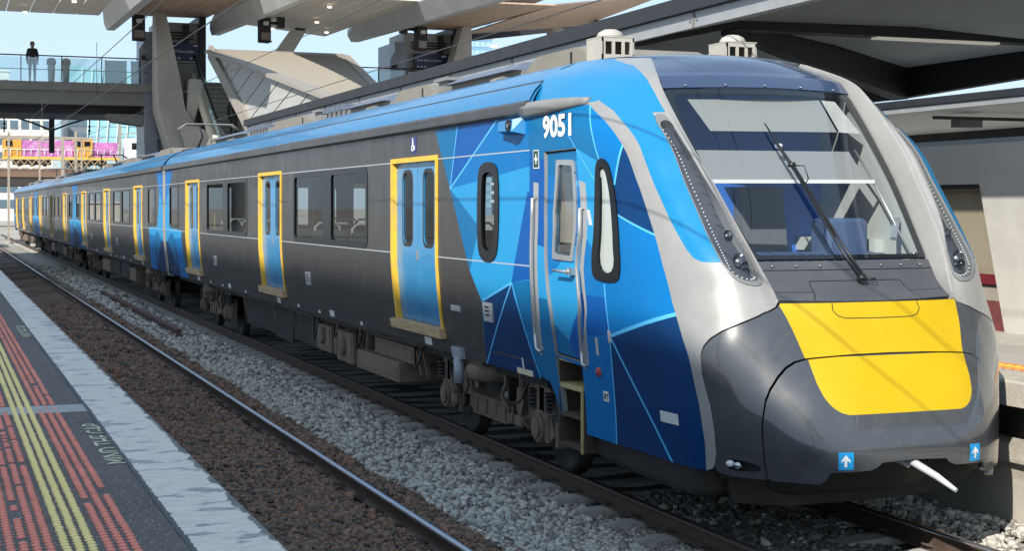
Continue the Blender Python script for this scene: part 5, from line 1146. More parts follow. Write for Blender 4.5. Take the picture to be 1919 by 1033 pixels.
# person on the bridge
def skin_obj(name, pts, edges, rad, m, parent=None, sub=1):
    me = bpy.data.meshes.new(name); me.from_pydata(pts, edges, []); o = bpy.data.objects.new(name, me); COL.objects.link(o); me.materials.append(m)
    sm_ = o.modifiers.new('skin', 'SKIN'); sm_.use_smooth_shade = True
    for i, r in enumerate(rad): me.skin_vertices[0].data[i].radius = r if isinstance(r, tuple) else (r, r)
    me.skin_vertices[0].data[0].use_root = True
    ss = o.modifiers.new('sub', 'SUBSURF'); ss.levels = sub; ss.render_levels = sub
    bpy.context.view_layer.update(); dg_ = bpy.context.evaluated_depsgraph_get()
    nm = bpy.data.meshes.new_from_object(o.evaluated_get(dg_)); bpy.data.objects.remove(o); nm.name = name
    r = link(name, nm, parent); return r
def person(px, py, z, label, trousers):
    r = empty('person', (px, py, z), label, 'person')
    Pt = [(0, 0, .93), (0, 0, 1.12), (0, -.01, 1.35), (0, 0, 1.47), (0, -.01, 1.55), (0, -.02, 1.66), (-.09, 0, .88), (-.10, 0, .48), (-.10, .02, .09), (-.11, -.13, .04), (.09, 0, .88), (.10, 0, .48), (.10, .02, .09), (.11, -.13, .04), (-.16, 0, 1.41), (-.215, .02, 1.13), (-.20, -.04, .86), (-.195, -.06, .76), (.16, 0, 1.41), (.215, .02, 1.13), (.20, -.04, .86), (.195, -.06, .76)]
    E_ = [(0, 1), (1, 2), (2, 3), (3, 4), (4, 5), (0, 6), (6, 7), (7, 8), (8, 9), (0, 10), (10, 11), (11, 12), (12, 13), (2, 14), (14, 15), (15, 16), (16, 17), (2, 18), (18, 19), (19, 20), (20, 21)]
    R_ = [(.155, .11), (.15, .10), (.17, .11), .065, .06, (.08, .10), .085, .065, .045, .04, .085, .065, .045, .04, .065, .05, .04, .035, .065, .05, .04, .035]
    O = lambda L_: [(px+a, py+b, z+c) for a, b, c in L_]
    b = skin_obj('body', O(Pt), E_, R_, trousers, r)
    J = [(0, 0, 1.0), (0, 0, 1.15), (0, -.01, 1.36), (-.16, 0, 1.41), (-.215, .02, 1.13), (-.20, -.035, .87), (.16, 0, 1.41), (.215, .02, 1.13), (.20, -.035, .87), (0, 0, 1.46)]
    skin_obj('jacket', O(J), [(0, 1), (1, 2), (2, 3), (3, 4), (4, 5), (2, 6), (6, 7), (7, 8), (2, 9)], [(.17, .125), (.165, .115), (.185, .125), .075, .06, .05, .075, .06, .05, .07], mat('person_jacket', (.02, .02, .022), .85, var=.1), r)
    h = MB(); h.lathe((px, py-.0, z+1.58), [(.0, .19), (.05, .185), (.09, .14), (.10, .08), (.095, .03), (.06, .0)], 12); h.v = [(a, b+.02, c) for a, b, c in h.v]; h.build('hair', mat('person_hair', (.012, .010, .009), .8, var=0), r)
    h = MB(); h.lathe((px, py-.03, z+1.56), [(.0, .15), (.06, .13), (.085, .07), (.08, 0), (.055, -.05), (.0, -.07)], 12); h.add([(px-.012, py-.11, z+1.60), (px+.012, py-.11, z+1.60), (px, py-.135, z+1.575), (px, py-.11, z+1.63)], [(0, 2, 3), (2, 1, 3), (0, 1, 2)]); h.build('face', mat('person_skin', (.28, .16, .11), .6, var=0), r)
person(3.85, 66.9, 7.9, 'person in dark jacket and pale trousers standing behind the bridge balustrade', mat('person_trousers', (.30, .32, .33), .8, var=.05))
person(11.4, 61.3, 5.37, 'person in dark clothes riding down the escalator', mat('person_dark_trousers', (.03, .03, .032), .8, var=.05))
for x, lab in ((4.62, 'left of two round topped grey posts behind the balustrade, nearer the person'), (5.22, 'right of two round topped grey posts behind the balustrade')):
    r = empty('information_post', (x, 66.8, 7.9), lab, 'post', 'round topped posts behind the balustrade')
    MB().lathe((x, 66.8, 7.9), [(.12, 0), (.13, .05), (.16, .7), (.15, .74)], 14).build('post_body', mat('post_pale', (.36, .37, .38), .5, var=.1), r)
    MB().lathe((x, 66.8, 8.64), [(.10, 0), (.19, .04), (.20, .14), (.19, .26), (.10, .33), (0, .35)], 14).build('post_head', mat('post_dark', (.12, .115, .12), .5, var=.1), r)
# sculpted concrete columns
def column(label, P):
    """P: rings of four corners (x,y) at height z"""
    m = MB(); v = []
    for z, (xa, ya), (xb, yb), (xc, yc), (xd, yd) in P: v += [(xa, ya, z), (xb, yb, z), (xc, yc, z), (xd, yd, z)]
    n = len(P); m.add(v, [(4*i+k, 4*i+(k+1) % 4, 4*i+4+(k+1) % 4, 4*i+4+k) for i in range(n-1) for k in range(4)]+[(0, 1, 2, 3), (4*n-1, 4*n-2, 4*n-3, 4*n-4)])
    return m
r = empty('concourse_column', (9.8, 64, 1.15), 'tall tapering concrete column between the footbridge and the escalator', 'column')
column('', [(1.15, (9.9, 63.4), (11.4, 63.8), (11.4, 65.4), (9.9, 65.4)), (5.0, (9.2, 63.6), (10.9, 64.0), (10.9, 65.6), (9.2, 65.6)), (6.7, (8.75, 63.8), (9.9, 64.2), (10.15, 65.8), (8.75, 65.8)), (8.0, (8.72, 64.2), (9.75, 64.6), (9.9, 65.9), (8.72, 65.9)), (10.9, (8.75, 64.9), (9.2, 65.0), (9.25, 65.9), (8.75, 65.9))]).build('shaft', conc2, r)
m = MB(); m.prism([(10.1, 8.05), (10.75, 8.05), (10.75, 7.9), (10.2, 5.9), (9.9, 5.9)], 'y', 64.4, 65.8); m.build('shelf', conc2, r)
m = MB(); m.prism([(9.55, 5.95), (10.2, 5.95), (11.6, 5.3), (12.6, 2.6), (12.6, 1.15), (9.9, 1.15), (9.9, 4.6)], 'y', 63.0, 63.7); m.build('skirt_wall', conc2, r)
m = MB(); m.prism([(6.9, 6.62), (8.75, 6.62), (8.75, 6.1), (7.2, 6.3)], 'y', 66.6, 68); m.build('corbel', deckc, r)
m = MB(); m.cyl((9.0, 65.3, 10.9), (9.0, 65.3, 11.7), .22, n=4); m.build('cap_bracket', zinc, r)
r = empty('concourse_column', (23, 65, 1.15), 'tapering concrete column beside the right hand departure board', 'column')
column('', [(1.15, (21.2, 64.8), (23.4, 64.6), (23.5, 66), (21.2, 66)), (8.6, (21.95, 64.9), (23.0, 64.7), (23.25, 65.9), (21.95, 65.9)), (10.9, (22.65, 65.0), (23.0, 64.9), (23.35, 65.8), (22.65, 65.8))]).build('shaft', conc2, r)
m = MB(); m.cyl((23.0, 65.3, 10.9), (23.0, 65.3, 11.6), .2, n=4); m.build('cap_bracket', zinc, r)
r = empty('concourse_column', (14.6, 68, 7), 'leaning steel and concrete strut rising behind the metal stair roof', 'column')
m = MB(); m.hexa([(13.75, 67.5, 8.6), (14.65, 67.5, 8.6), (14.65, 68.2, 8.6), (13.75, 68.2, 8.6), (15.25, 67.5, 10.7), (15.9, 67.5, 10.7), (15.9, 68.2, 10.7), (15.25, 68.2, 10.7)]); m.build('shaft', conc2, r)
m = MB(); m.bar((15.6, 67.8, 10.7), (16.1, 67.8, 11.4), .35, .4); m.build('steel_head', dkst, r)
# lift towers and boards
clad = mat('lift_cladding', (.24, .26, .30), .4, metal=.3, var=.1, scale=.6); greyw = mat('lift_grey', (.36, .36, .35), .6, var=.1)
def lift(label, xa, xb, wing):
    r = empty('lift_tower', ((xa+xb)/2, 67, 1.15), label, 'lift tower')
    m = MB(); m.box(xa, xa+.55, 66.2, 69, 1.15, 10.2); m.build('side_wall', clad, r)
    m = MB(); m.box(xa+.55, xb-.3, 66.6, 69, 1.15, 10.7); m.build('front_wall', greyw, r)
    m = MB(); m.box(xb-.3, xb, 66.2, 69, 1.15, 11); m.build('corner_wall', dkst, r)
    m = MB()
    for k in range(3): m.box(xa+.9, xb-.5, 66.55, 66.6, 9.95+.13*k, 10.03+.13*k)
    m.build('louvre', dkst, r)
    m = MB(); m.prism([(xa-wing, 7.9), (xa-wing, 9.4), (xa, 9.8), (xa, 7.9)], 'y', 66.1, 66.4); m.build('wing_panel', clad, r)
    m = MB(); m.box(xb-.95, xb-.70, 66.45, 66.6, 9.2, 10.6); m.build('conduit', dkst, r)
    m = MB(); m.box(xa-wing+.1, xa-wing+.28, 65.95, 66.1, 8.95, 9.15); m.build('wall_lamp', K['under'], r)
    return r
lift('lift tower with dark blue board, behind the concrete column', 8.45, 11.1, .25)
lift('lift tower with louvres and dark blue board, at the right of the concourse', 19.75, 22.9, .25)
sb_ = mat('board_blue', (.008, .022, .09), .4, var=.05); sw = mat('board_letters', (.55, .6, .65), .5, var=0)
for x0, x1, z0, z1, lab in ((9.45, 10.85, 9.02, 9.78, 'dark blue station name board on the left lift tower'), (20.75, 22.35, 9.02, 9.72, 'dark blue station name board on the right lift tower')):
    r = empty('sign_board', ((x0+x1)/2, 66.4, z0), lab, 'sign')
    m = MB(); m.box(x0, x1, 66.3, 66.45, z0, z1); m.build('board', sb_, r)
    m = MB(); m.box(x0-.05, x1+.05, 66.32, 66.47, z0-.10, z0-.02); m.build('lower_trim', greyw, r)
    w_ = flat_text('North Melbourne Station', .17, (x0+.1, 66.295, z0+.34), (1, 0, 0), (0, 0, 1), sw, 'lettering', r, .003, (x1-x0)/2.35)
    m = MB()
    for k in range(2): m.box(x1-.45+k*.2, x1-.33+k*.2, 66.29, 66.295, z0+.05, z0+.13)
    for k in range(3): m.box(x0+.1+k*.17, x0+.2+k*.17, 66.29, 66.295, z0+.05, z0+.13)
    m.box(x1-.3, x1-.08, 66.29, 66.295, z1-.14, z1-.07); m.build('symbols', sw, r)
# concourse roof: folded zinc gutters and timber soffits
rf = empty('concourse_roof', (14, 58, 10), 'folded concourse roof with zinc gutters and timber soffits across the top', 'roof')
def gut(E_, N_, wl, wr, hv):
    m = MB(); rows_ = []
    for (x, y, z), k in ((E_, .45), (tuple(np.array(E_)+(np.array(N_)-np.array(E_))*.13), 1.0), (N_, 1.0)):
        rows_ += [(x-wl*k, y, z+hv*k), (x-.12, y, z), (x+.22, y, z), (x+wr*k, y, z+hv*k), (x+wr*k, y, z+hv*k+.25), (x-wl*k, y, z+hv*k+.25)]
    m.add(rows_, [(6*i+k, 6*i+(k+1) % 6, 6*i+6+(k+1) % 6, 6*i+6+k) for i in range(2) for k in range(6)]+[(0, 1, 2, 3, 4, 5), (17, 16, 15, 14, 13, 12)])
    m.m = [1 if k in (2, 8, 3, 9) else 0 for k in range(len(m.m))]; m.build('gutter', [zinc, mat('gutter_dark', (.07, .072, .08), .5, metal=.2, var=.1)], rf)
gut((7.05, 67, 10.28), (6.5, 45, 9.35), .5, .75, .62); gut((11.6, 67, 10.25), (11.9, 45, 9.55), .45, .7, .6); gut((18.0, 67, 10.2), (18.3, 45, 9.65), .65, 1.0, .65)
def planks(pts, m_, n, along=True):
    """soffit split in boards: pts far-left, far-right, near-right, near-left"""
    a, b, c, d = [np.array(p, float) for p in pts]
    for k in range(n):
        s0, s1 = (k+.02)/n, (k+.98)/n
        q = [a+(b-a)*s0, a+(b-a)*s1, d+(c-d)*s1, d+(c-d)*s0] if along else [a+(d-a)*s0, b+(c-b)*s0, b+(c-b)*s1, a+(d-a)*s1]
        MB().slab([tuple(p) for p in q], .06).build('soffit_board', m_, rf)
planks([(-2, 67.2, 10.95), (6.6, 66.6, 10.86), (6.35, 55.5, 10.6), (-2, 55.5, 10.7)], soffL, 9)
planks([(7.75, 67, 10.98), (11.2, 67, 10.98), (11.4, 55.5, 10.65), (7.45, 55.5, 10.65)], soffD, 8)
planks([(12.3, 68, 11.0), (17.4, 70, 10.75), (17.7, 55.5, 10.6), (12.4, 55.5, 10.6)], soffL, 7)
planks([(18.9, 67, 10.9), (23.4, 67, 10.95), (23.3, 55.5, 10.7), (19.1, 55.5, 10.65)], soffD, 8)
planks([(23.3, 66.9, 10.75), (29.4, 66.4, 11.4), (31.5, 62, 12.4), (23.2, 55.5, 10.7)], soffD, 14, False)
m = MB(); m.hexa([(20.3, 62, 10.95), (23.3, 62.2, 11.0), (24.6, 58, 11.6), (18.9, 58, 11.2), (20.3, 62, 11.6), (23.3, 62.2, 11.6), (24.6, 58, 12.2), (18.9, 58, 12.0)])
m.build('box_gutter', zinc, rf)
m = MB(); m.hexa([(23.4, 67.2, 10.45), (29.4, 66.9, 11.3), (29.5, 67.1, 11.3), (23.4, 67.4, 10.45), (23.4, 67.2, 10.72), (32, 66.7, 12.9), (32, 67, 12.9), (23.4, 67.4, 10.9)]); m.build('edge_fascia', dkst, rf)
m = MB(); m.box(-2, 24, 60, 68, 12.95, 13.1); m.build('roof_sheet', zinc, rf)
m = MB()
for x, y in ((-1, 63), (1.2, 58), (3.4, 64), (5.0, 60), (14, 66), (15.3, 63), (16.6, 66.5), (14.6, 58)): m.lathe((x, y, 10.52), [(.0, -.02), (.09, -.02), (.1, .05)], 10)
m.build('downlights', mat('downlight', (.7, .66, .55), .4, var=0, emit=(1, .9, .7), estr=.5), rf)['kind'] = 'stuff'
m = MB(); m.cyl((29.7, 65.5, 11.5), (28.9, 65.5, 10.1), .18, n=8); m.build('edge_strut', dkst, rf)
for x0 in (-1.6, 26): MB().cyl((x0, 62, -.2), (x0, 62, 10.6), .4, n=10).build('post', conc2, rf)
# monitors on bent arms under the roof
def monitor(label, x, z, top, d, tx=None):
    r = empty('monitor', (x, 64, z), label, 'monitor', 'monitors on bent arms under the concourse roof')
    ax_ = x+d*.75
    m = MB(); m.box(ax_-.16, ax_+.16, 63.9, 64.2, top-.75, top); m.build('mount', dkst, r)
    m = MB(); m.tube([(ax_-.1*d, 64.05, top-.55), (ax_-.45*d, 64.05, top-.55), (ax_-.68*d, 64.0, top-.7), (ax_-.75*d, 63.95, top-1.0), (ax_-.75*d, 63.95, z+.75)], .07, 8); m.build('arm', dkst, r)
    m = MB(); m.hexa([(x-.24, 63.5, z), (x+.26, 63.7, z), (x+.26, 64.3, z), (x-.24, 64.1, z), (x-.24, 63.5, z+1.05), (x+.26, 63.7, z+1.05), (x+.26, 64.3, z+1.05), (x-.24, 64.1, z+1.05)]); m.bar((x-.26, 63.45, z+.02), (x+.28, 63.66, z+.02), .06, .06); m.build('housing', K['under'], r)
    m = MB(); m.hexa([(x-.2, 63.49, z+.08), (x+.22, 63.66, z+.08), (x+.22, 63.70, z+.08), (x-.2, 63.53, z+.08), (x-.2, 63.49, z+.4), (x+.22, 63.66, z+.4), (x+.22, 63.70, z+.4), (x-.2, 63.53, z+.4)]); m.build('screen', mat('screen_grey', (.22, .19, .17), .3, var=.1), r)
    m = MB(); m.box(x+d*.0-.12, x+d*.0+.1, 63.4, 63.6, z+.70, z+.85); m.build('camera', K['white'], r)
monitor('hanging monitor in front of the concrete column, left of the lift tower', 7.9, 9.55, 11.2, -1)
monitor('dark hanging monitor against the sky above the metal stair roof', 13.2, 9.68, 11.1, 1)
monitor('hanging monitor in front of the right hand lift tower', 20.25, 9.6, 11.1, -1)
# right part of the concourse balustrade
bs = empty('balustrade', (20, 66, 7.9), 'glass balustrade between the metal stair roof and the right lift tower', 'balustrade')
for x in (17.6, 18.9): 
    m = MB(); m.box(x+.03, x+1.25, 65.9, 65.92, 7.9, 8.85); m.build('glass_panel', bal, bs); m = MB(); m.box(x-.02, x+.02, 65.93, 66, 7.6, 8.95); m.build('baluster', dkst, bs)
m = MB(); m.tube([(17.5, 65.95, 8.95), (22, 65.95, 8.95)], .03, 6); m.build('handrail', dkst, bs)
m = MB(); m.box(20.3, 22.2, 65.9, 65.93, 7.8, 8.8); m.build('frosted_panel', frost, bs)
m = MB(); m.box(12, 26, 66, 72, 7.3, 7.88); m.build('deck', deckc, fb)
# escalator and metal stair roof
es = empty('escalator', (11.3, 60, 4), 'escalator climbing from the platform to the concourse beside the column', 'escalator')
stm = mat('escalator_step', (.5, .47, .42), .6, metal=.2, var=.15)
for k in range(24):
    y = 66.2-.40*k; z = 8.05-.225*k
    m = MB(); m.box(10.95, 11.85, y-.40, y, z-.23, z); m.box(10.95, 11.85, y-.405, y-.40, z-.20, z-.03, 1); m.build('step', [stm, mat('step_riser', (.25, .24, .22), .7)], es)
for x, lo in ((10.50, 0), (11.92, 0)):
    m = MB(); m.hexa([(x, 56.4, 2.3), (x+.2, 56.4, 2.3), (x+.2, 66.3, 7.85), (x, 66.3, 7.85), (x, 56.4, 2.95), (x+.2, 56.4, 2.95), (x+.2, 66.3, 8.45), (x, 66.3, 8.45)]); m.build('side_panel', mat('escalator_cream', (.84, .78, .64), .6, var=.05), es)
    m = MB(); m.hexa([(x+.09, 56.4, 2.95), (x+.11, 56.4, 2.95), (x+.11, 66.3, 8.45), (x+.09, 66.3, 8.45), (x+.09, 56.4, 3.75), (x+.11, 56.4, 3.75), (x+.11, 66.3, 9.2), (x+.09, 66.3, 9.2)]); m.build('glass_side', bal, es)
    m = MB(); m.tube([(x+.1, 56.4, 3.8), (x+.1, 66.3, 9.25), (x+.1, 66.8, 9.25)], .05, 6); m.build('handrail', K['black'], es)
sh = empty('stair_roof', (14.5, 55, 5), 'pale metal clad stair enclosure with sloping ribbed roof and triangular side', 'stair enclosure')
ribm = mat('ribbed_cladding', (.27, .245, .205), .6, var=.04); whm = mat('white_cladding', (.37, .375, .365), .6, var=.05); trim = mat('cladding_trim', (.29, .265, .235), .6, var=.05)
A = np.array((9.85, 57.5, 8.54)); B = np.array((15.1, 57.5, 8.54)); Cc = np.array((15.75, 47., 4.2)); D = np.array((10.6, 38., 5.1))
nr = 58
for k in range(nr):
    a = A+(B-A)*(k+.5)/nr; d_ = D+(Cc-D)*(k+.5)/nr; w_ = 5.8/nr
    if k < 0: continue
v = []; f_ = []
for k in range(nr*2+1):
    s_ = k/(nr*2); h_ = .03 if k % 2 else 0
    v += [tuple(A+(B-A)*s_+np.array((0, 0, h_))), tuple(D+(Cc-D)*s_+np.array((0, 0, h_)))]
m = MB(); m.add(v, [(2*k, 2*k+1, 2*k+3, 2*k+2) for k in range(nr*2)]); m.build('roof_cladding', ribm, sh)
m = MB(); m.bar(tuple(A+np.array((0, .1, .03))), tuple(B+np.array((0, .1, .03))), .2, .16); m.bar(tuple(A), tuple(D), .5, .12); m.bar(tuple(B), tuple(Cc), .35, .14); m.build('ridge_trim', trim, sh)
bot = np.array((10.2, 46., 3.0))
for k in range(11):
    s0, s1 = k/11, (k+1)/11; L1 = D-A; L2 = bot-A
    p = [A+L1*s0, A+L1*(s1-.006), A+L2*(s1-.006), A+L2*s0] if k else [A, A+L1*s1, A+L2*s1]
    MB().add([tuple(q) for q in p]+[tuple(q+np.array((.06, 0, 0))) for q in p], [tuple(range(len(p))), tuple(range(2*len(p)-1, len(p)-1, -1))]+[(i, (i+1) % len(p), len(p)+(i+1) % len(p), len(p)+i) for i in range(len(p))]).build('side_panel', whm, sh)
m = MB(); m.bar(tuple(A+np.array((-.05, 0, 0))), tuple(bot+np.array((-.05, 0, 0))), .16, .5); m.build('edge_trim', trim, sh)
m = MB(); m.add([tuple(B), tuple(Cc), (15.75, 54, 3)], [(0, 1, 2)]); m.build('far_side', whm, sh)
# ------------------------------------------------------------------ wires and masts
wirem = mat('wire', (.05, .05, .052), .5, var=0)
def wire(label, pts, r=.011):
    o = MB().tube(pts, r*.62, 6).build('overhead_wire', wirem); tag(o, label, 'wire')
def sag(x, z0, z1, y0, y1, dz, n=24): return [(x, y0+(y1-y0)*k/n, z0+(z1-z0)*k/n-4*dz*(k/n)*(1-k/n)) for k in range(n+1)]
wire('overhead contact wire above the near track', sag(2.92, 4.72, 4.72, -5, 110, .02), .011)
wire('upper supporting wire over the near track', sag(2.92, 5.6, 5.75, -5, 74, .25)+sag(2.92, 5.75, 5.7, 74, 150, .4)[1:], .012)
wire('overhead contact wire running just above the train roof', sag(6.635, 4.82, 4.80, 5, 120, .02), .011)
wire('upper supporting wire over the train', sag(6.635, 6.05, 5.95, -5, 74, .12)+sag(6.635, 5.95, 5.9, 74, 150, .4)[1:], .012)
for y, x, wl in ((36, 6.635, 'above the rear of the front carriage'), (52, 6.635, 'above the second carriage'), (30, 2.92, 'above the near track, the closer one'), (46, 2.92, 'above the near track, the farther one')):
    tag(MB().tube([(x, y, 4.8), (x, y, 5.8)], .006, 5).build('dropper_wire', wirem), 'thin vertical dropper wire '+wl, 'wire', 'dropper wires')
r = empty('catenary_mast', (5.05, 72.8, 6.6), 'dark drop post hung from the footbridge with two wire arms', 'mast')
m = MB(); m.box(4.93, 5.17, 72.7, 72.9, 5.1, 7.4); m.build('drop_post', dkst, r)
m = MB(); m.tube([(5.05, 72.8, 6.15), (5.9, 72.8, 6.5), (6.6, 72.8, 6.72), (7.4, 72.8, 6.72)], .05, 6); m.tube([(5.05, 72.8, 6.72), (7.4, 72.8, 6.72)], .025, 6); m.build('arm', dkst, r)
m = MB(); m.tube([(5.05, 72.8, 6.15), (4.2, 72.8, 6.5), (3.4, 72.8, 6.75), (1.5, 72.8, 6.85)], .05, 6); m.build('arm', dkst, r)
for x, z in ((6.75, 6.72), (2.95, 6.78)): MB().lathe((x, 72.8, z-.75), [(.03, 0), (.03, .15), (.09, .2), (.03, .25), (.03, .35), (.09, .4), (.03, .45), (.03, .75)], 8).build('insulator', dkst, r)
# far masts
polem = mat('mast_buff', (.30, .26, .21), .8, var=.15)
for x, y, h_, lab in ((8.0, 95, 7.2, 'tall plain steel mast beyond the footbridge, right of the drop post'), (5.1, 118, 8.2, 'thin buff mast in front of the locomotive'), (11.2, 100, 7.9, 'short square mast with brick coloured top beyond the train'), (1.2, 125, 8.6, 'leftmost thin buff mast beyond the footbridge'), (9.3, 150, 8.8, 'thin buff mast standing just right of the drop post, far down the line'), (14.5, 165, 9.5, 'pale mast standing between the locomotive and the white carriage')):
    m = MB(); m.bar((x, y, -.3), (x, y, h_), .16, .16); m.bar((x, y, h_-.6), (x+1.6, y, h_-.4), .06, .06); m.lathe((x, y, -.3), [(.3, 0), (.3, .3), (.2, .32)], 8); tag(m.build('mast', polem), lab, 'mast')
m = MB(); m.bar((0, 130, 8.4), (12, 130, 8.3), .18, .25); m.bar((0.5, 130, -.3), (.5, 130, 8.4), .25, .25); m.bar((9.9, 130, -.3), (9.9, 130, 8.4), .25, .25); m.bar((9.9, 130, 7.4), (7.5, 130, 8.4), .12, .12); tag(m.build('gantry', polem), 'buff steel wire gantry over the tracks beyond the train', 'gantry')
# ------------------------------------------------------------------ overbridge and locomotive
brown = mat('girder_brown', (.16, .10, .07), .85, var=.2); 
ob = empty('rail_overbridge', (20, 230, 0), 'brown riveted railway bridge crossing behind the end of the train', 'bridge')
m = MB(); m.box(-40, 75, 229, 231, 6.9, 8.0); m.box(-40, 75, 228.9, 229, 7.9, 8.1); m.build('girder', brown, ob)
m = MB(); m.box(-40, 75, 229.2, 239, 5.6, 6.9); m.build('deck', K['under'], ob)
m = MB(); x = -38
while x < 70: m.bar((x, 229, 8.0), (x+1.1, 229, 9.5), .09, .09); m.bar((x+1.1, 229, 8.0), (x, 229, 9.5), .09, .09); x += 1.1
m.box(-40, 70, 228.95, 229.05, 9.45, 9.6); tag(m.build('lattice', mat('lattice_buff', (.42, .29, .16), .8, var=.2), ob), kind='stuff')
for x in (-20, 4, 34): MB().box(x, x+1.8, 229.5, 238, -.5, 5.6).build('pier', conc2, ob)
lc = empty('locomotive', (14, 232, 9.6), 'orange and magenta diesel locomotive with white handrails on the overbridge', 'locomotive')
orange = mat('loco_orange', (.55, .27, .04), .5, var=.1); magenta = mat('loco_magenta', (.42, .13, .36), .5, var=.35, scale=.8, dirt=(.60, .45, .58), dscale=.9, damt=.85)
m = MB(); m.box(9.2, 26, 231, 234, 9.55, 9.95); m.build('frame', mat('loco_yellow', (.72, .45, .05), .5), lc)
m = MB(); m.box(11.8, 19.2, 231.2, 233.8, 9.95, 12.4); m.build('long_hood', magenta, lc)
m = MB(); m.box(9.2, 11.78, 231.1, 233.9, 9.95, 12.5); m.build('cab', orange, lc); m = MB(); m.box(19.22, 21.9, 231.0, 234, 9.95, 12.8); m.build('cab', orange, lc); m = MB(); m.box(21.92, 25.6, 231.3, 233.7, 9.95, 12.2); m.build('short_hood', magenta, lc)
for x0 in (9.6, 19.6, 20.7): MB().box(x0, x0+.85, 230.95, 231.0, 11.5, 12.3).build('cab_window', K['gloss'], lc)
m = MB(); x = 9.3
while x < 25.8: m.tube([(x, 230.9, 9.95), (x, 230.9, 11.05)], .04, 5); x += .95
m.tube([(9.3, 230.9, 11.05), (25.8, 230.9, 11.05)], .04, 5); m.build('handrail', K['white'], lc)
m = MB()
for x in (11.5, 13.3, 15.1, 19.5, 21.3, 23.1): m.lathe((x, 231.3, 9.0), [(.1, -.1), (.5, -.1), (.5, .1), (.1, .1)], 14, 0, 'y')
m.box(10.6, 16, 231.5, 233.5, 8.8, 9.5); m.box(18.6, 24, 231.5, 233.5, 8.8, 9.5); m.build('bogies', K['under'], lc)
for x, y, mm, lab in ((26.3, 231, 'w', 'white and violet carriage coupled behind the locomotive'),):
    r = empty('rail_wagon', (32, 232, 9.6), lab, 'rail wagon'); m = MB(); m.box(26.6, 46, 231, 234, 9.7, 12.9); m.build('body', mat('wagon_white', (.66, .62, .66), .6, var=.2, scale=.7, dirt=(.5, .35, .6), dscale=.6, damt=.7), r)
    for k in range(6): MB().box(27.6+k*3, 29.6+k*3, 230.95, 231, 11.2, 12.2).build('window', K['gloss'], r)
    m = MB(); m.box(28, 44, 231.4, 233.6, 8.6, 9.7); m.build('bogies', K['under'], r)
# ------------------------------------------------------------------ buildings
bwall = mat('far_white_render', (.62, .60, .55), .8, var=.06); bwin = mat('far_window', (.10, .15, .19), .15, var=.3, scale=.2); bteal = mat('curtain_wall', (.26, .47, .52), .25, var=.12, scale=.05, coat=.3); brib = mat('curtain_rib', (.62, .78, .80), .4, var=0)
def block(name, label, x0, x1, y0, y1, z1, wallm, rows_, cols, parent_win=bwin, fr=.7, z0=-1):
    r = empty(name, ((x0+x1)/2, y0, -.4), label, 'building')
    m = MB(); m.box(x0, x1, y0, y1, z0, z1); m.build('wall', wallm, r)
    m = MB(); m.box(x0-.3, x1+.3, y0-.3, y1, z1, z1+.6); m.build('parapet', wallm, r)
    dz = (z1-3)/rows_; dx = (x1-x0)/cols; w_ = MB(); w_.box(0, dx*fr, -.12, .0, 0, dz*.55); me = w_.mesh('window', parent_win)
    for i in range(rows_):
        for j in range(cols):
            put('window', me, r, (x0+dx*(j+(1-fr)/2), y0, 2.2+dz*i))
    return r
block('office_building', 'cream office block with window bands at the far left', 12, 23, 330, 350, 23, bwall, 6, 5)
block('office_building', 'dark glass office block beside the cream one', 27, 31, 340, 360, 24, mat('dark_office', (.14, .17, .2), .4), 7, 2, fr=.9)
block('office_building', 'tall white office block with rows of windows at the left edge', 8, 20, 460, 480, 42, bwall, 12, 6)
gb = empty('glass_building', (45, 420, 0), 'turquoise glass building with diagonal ribs behind the footbridge', 'building')
m = MB(); m.hexa([(33, 420, -1), (72, 420, -1), (72, 450, -1), (33, 450, -1), (33, 420, 41), (72, 420, 38), (72, 450, 38), (33, 450, 41)]); m.build('facade', bteal, gb)
for k in range(15):
    x = 34+2.6*k; b = MB(); b.bar((x, 419.7, 0), (x+3.2, 419.7, 40.5-.08*(x-33)), .28, .2, upv=(0, 1, 0)); b.build('rib', brib, gb)
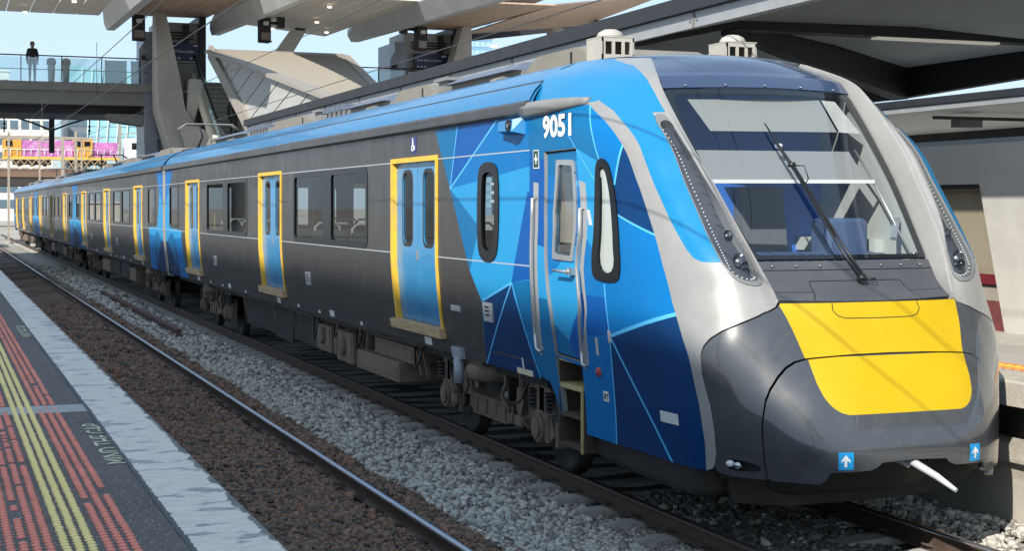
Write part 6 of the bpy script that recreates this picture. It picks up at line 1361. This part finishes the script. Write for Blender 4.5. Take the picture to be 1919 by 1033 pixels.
for k in range(13):
    b = MB(); b.box(33, 72, 419.85, 420, 2.8*k+2, 2.8*k+2.12); b.build('floor_line', mat('floor_line', (.2, .36, .4), .4), gb)
r = block('apartment_tower', 'slim blue glass tower with white balconies on the skyline', 178, 187, 505, 520, 70, mat('tower_blue', (.20, .34, .50), .25, var=.1, scale=.1), 22, 4, mat('tower_glass', (.34, .52, .68), .12, var=.2, scale=.3), .86)
bm_ = MB(); bm_.box(0, 2.2, -1.4, 0, 0, 1.0); bme = bm_.mesh('balcony', K['white'])
for k in range(20): put('balcony', bme, r, (186.5, 505, 4+3.1*k))
r = empty('round_building', (200, 520, 0), 'round pale glass building on the skyline', 'building')
MB().lathe((199, 530, 0), [(17, -1), (17, 54), (16, 57), (13, 59.5), (0, 60)], 40).build('drum', mat('round_glass', (.42, .52, .55), .25, var=.15, scale=.15), r)
for k in range(8): MB().lathe((199, 530, 30+3.2*k), [(17.2, 0), (17.2, .5)], 40).build('floor_band', K['white'], r)
r = block('apartment_block', 'white apartment block with red panel glimpsed between the two canopies', 128, 146, 300, 320, 26.2, K['white'], 8, 5)
MB().box(136, 138.4, 299.7, 300, 10, 26).build('red_panel', mat('red_panel', (.45, .12, .12), .6), r)
for k in range(5): MB().box(132.5, 143, 298.6, 299.7, 12.2+2.9*k, 13.0+2.9*k).build('balcony', bwall, r)
# fence and low wall at the end of the line
fn_ = empty('fence', (2, 120, 0), 'pale picket fence beside the line beyond the near platform', 'fence')
for k in range(60):
    MB().box(1.0, 1.06, 98+k*.9, 98.5+k*.9, -.3, 1.3).build('picket', K['white'], fn_)
m = MB(); m.box(1.06, 1.1, 98, 152, .9, 1.0); m.build('rail', K['white'], fn_)
m = MB(); m.bbox(-1.5, 1.3, 104, 112, -.4, 2.8, .05); m.box(-1.6, 1.4, 103.9, 112.1, 2.8, 2.95); m.box(-.4, .5, 103.95, 104.0, -.4, 1.7, 1); tag(m.build('relay_hut', [bwall, K['roofgrey']]), 'small pale relay hut beyond the end of the near platform', 'hut')
